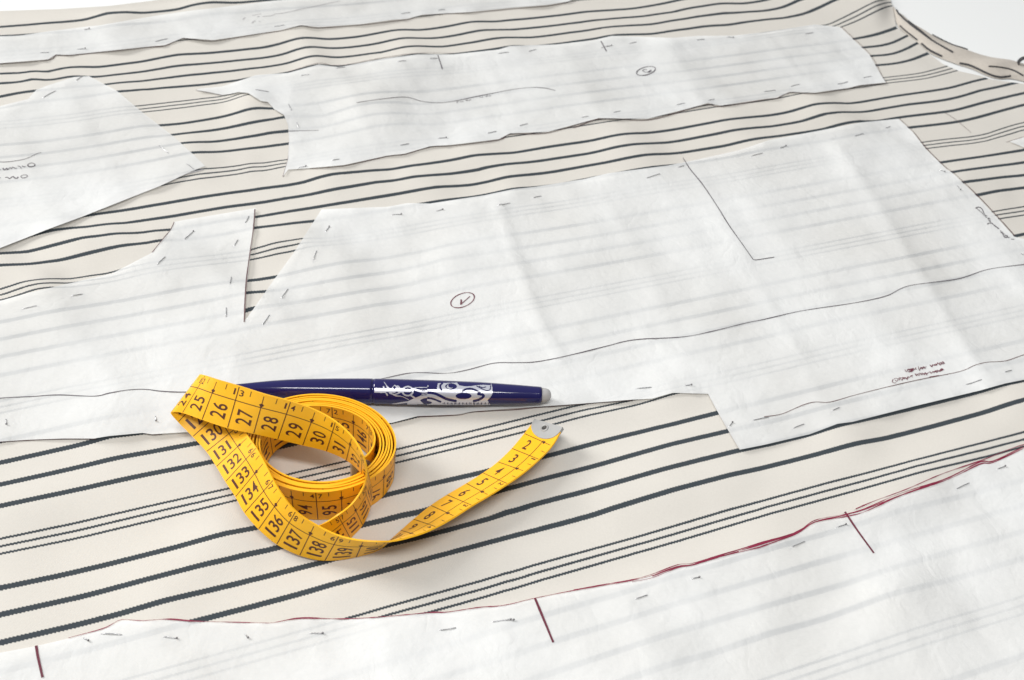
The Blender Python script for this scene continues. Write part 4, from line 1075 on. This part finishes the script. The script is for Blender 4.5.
for path, w in (([(240, 160), (208, 200), (230, 262)], 24), ([(520, 275), (580, 243), (660, 242), (765, 288)], 26), ([(745, 312), (812, 325), (818, 352), (760, 392), (690, 412)], 32),
                ([(-20, 290), (120, 302), (205, 335), (300, 382), (430, 412)], 34), ([(-20, 366), (100, 378), (220, 422)], 24), ([(725, 200), (790, 235), (862, 265), (910, 250), (922, 195)], 13), ([(760, 205), (810, 222), (852, 212)], 12)):
    blue |= st(A2, path, w)
blue |= ell(A2, 540, 340, 112, 46) | ell(A2, 20, 435, 80, 24)
txt = (A2[:, 1] > 432) & (A2[:, 1] < 462) & (A2[:, 0] > 240) & (A2[:, 0] < 915) & (np.sin(A2[:, 0] * 0.19) * np.sin(A2[:, 0] * 0.071 + 1) + 0.35 * np.sin(A2[:, 1] * 0.4) > 0.12)
sil |= R_ & s2 & ~blue & ~txt
sil |= R_ & (st(A2, [(-20, 218), (20, 216), (40, 200), (20, 190)], 10))
sil = sil.reshape(NX - 1, NY - 1)
view = CAM - pen_c.mean(0); view -= view.dot(ax) * ax; view /= np.linalg.norm(view); dn = np.cross(ax, view)
if dn[2] > 0: dn = -dn
cx_, rx_ = pen_at(XX.ravel())
Vp = cx_ + (rx_ + 0.006)[:, None] * (dn[None] * YY.ravel()[:, None] + view[None] * np.sqrt(1 - YY.ravel()[:, None] ** 2))
used = {}; V = []; Fc = []
for i in range(NX - 1):
    for j in range(NY - 1):
        if sil[i, j]:
            f = []
            for q in ((i, j), (i + 1, j), (i + 1, j + 1), (i, j + 1)):
                k = q[0] * NY + q[1]
                if k not in used: used[k] = len(V); V.append(Vp[k])
                f.append(used[k])
            Fc.append(f)
o = mesh_obj('silver_swirl', V, Fc, M['silver']); o.parent = capo
bm = bmesh.new(); bm.from_mesh(o.data); bmesh.ops.recalc_face_normals(bm, faces=bm.faces)
bm.to_mesh(o.data); bm.free()

# ------------------------------------------------------------------ camera, light, view
cam = D.cameras.new('camera'); co = D.objects.new('camera', cam); COL.objects.link(co)
cam.sensor_width = 36; cam.lens = 36 * F / W; cam.clip_start = 0.01; cam.clip_end = 50
Mx = R @ np.diag([1, -1, -1])
co.matrix_world = Matrix([[*Mx[0], CAM[0] * CM], [*Mx[1], CAM[1] * CM], [*Mx[2], CAM[2] * CM], [0, 0, 0, 1]])
cam.dof.use_dof = True; cam.dof.focus_distance = 44 * CM; cam.dof.aperture_fstop = 22
scn.camera = co
def area(name, loc, target, size, size_y, power, col):
    l = D.lights.new(name, 'AREA'); l.shape = 'RECTANGLE'; l.size = size; l.size_y = size_y; l.energy = power; l.color = col
    o = D.objects.new(name, l); COL.objects.link(o); o.location = Vector(loc)
    o.rotation_euler = (Vector(target) - Vector(loc)).to_track_quat('-Z', 'Y').to_euler(); return o
area('window_light', (-3.3, 0.95, 2.2), (0, -0.02, 0), 1.25, 1.6, 106.0, (1.0, 0.985, 0.96))
area('ceiling_lamp', (-0.04, -0.42, 1.05), (-0.04, -0.05, 0), 0.65, 0.11, 5.4, (1.0, 0.99, 0.97))
wd = D.worlds.new('World'); scn.world = wd; wd.use_nodes = True
bg = wd.node_tree.nodes['Background']; bg.inputs[0].default_value = (0.95, 0.97, 1.0, 1)
_t = wd.node_tree; _g = N(_t, 'ShaderNodeTexCoord'); _v = N(_t, 'ShaderNodeVectorMath', operation='DOT_PRODUCT'); _v.inputs[1].default_value = (-0.45, 0.45, 0.77)
_t.links.new(_g.outputs['Generated'], _v.inputs[0])
_m = N(_t, 'ShaderNodeMapRange'); _m.inputs['From Min'].default_value = -0.6; _m.inputs['From Max'].default_value = 0.9; _m.inputs['To Min'].default_value = 0.08; _m.inputs['To Max'].default_value = 0.45
_t.links.new(_v.outputs['Value'], _m.inputs['Value']); _t.links.new(_m.outputs[0], bg.inputs[1])
scn.view_settings.view_transform = 'Standard'; scn.view_settings.look = 'None'; scn.view_settings.exposure = 0.37; scn.view_settings.gamma = 1.0
scn.render.engine = 'CYCLES'; scn.cycles.max_bounces = 8; scn.cycles.transparent_max_bounces = 8
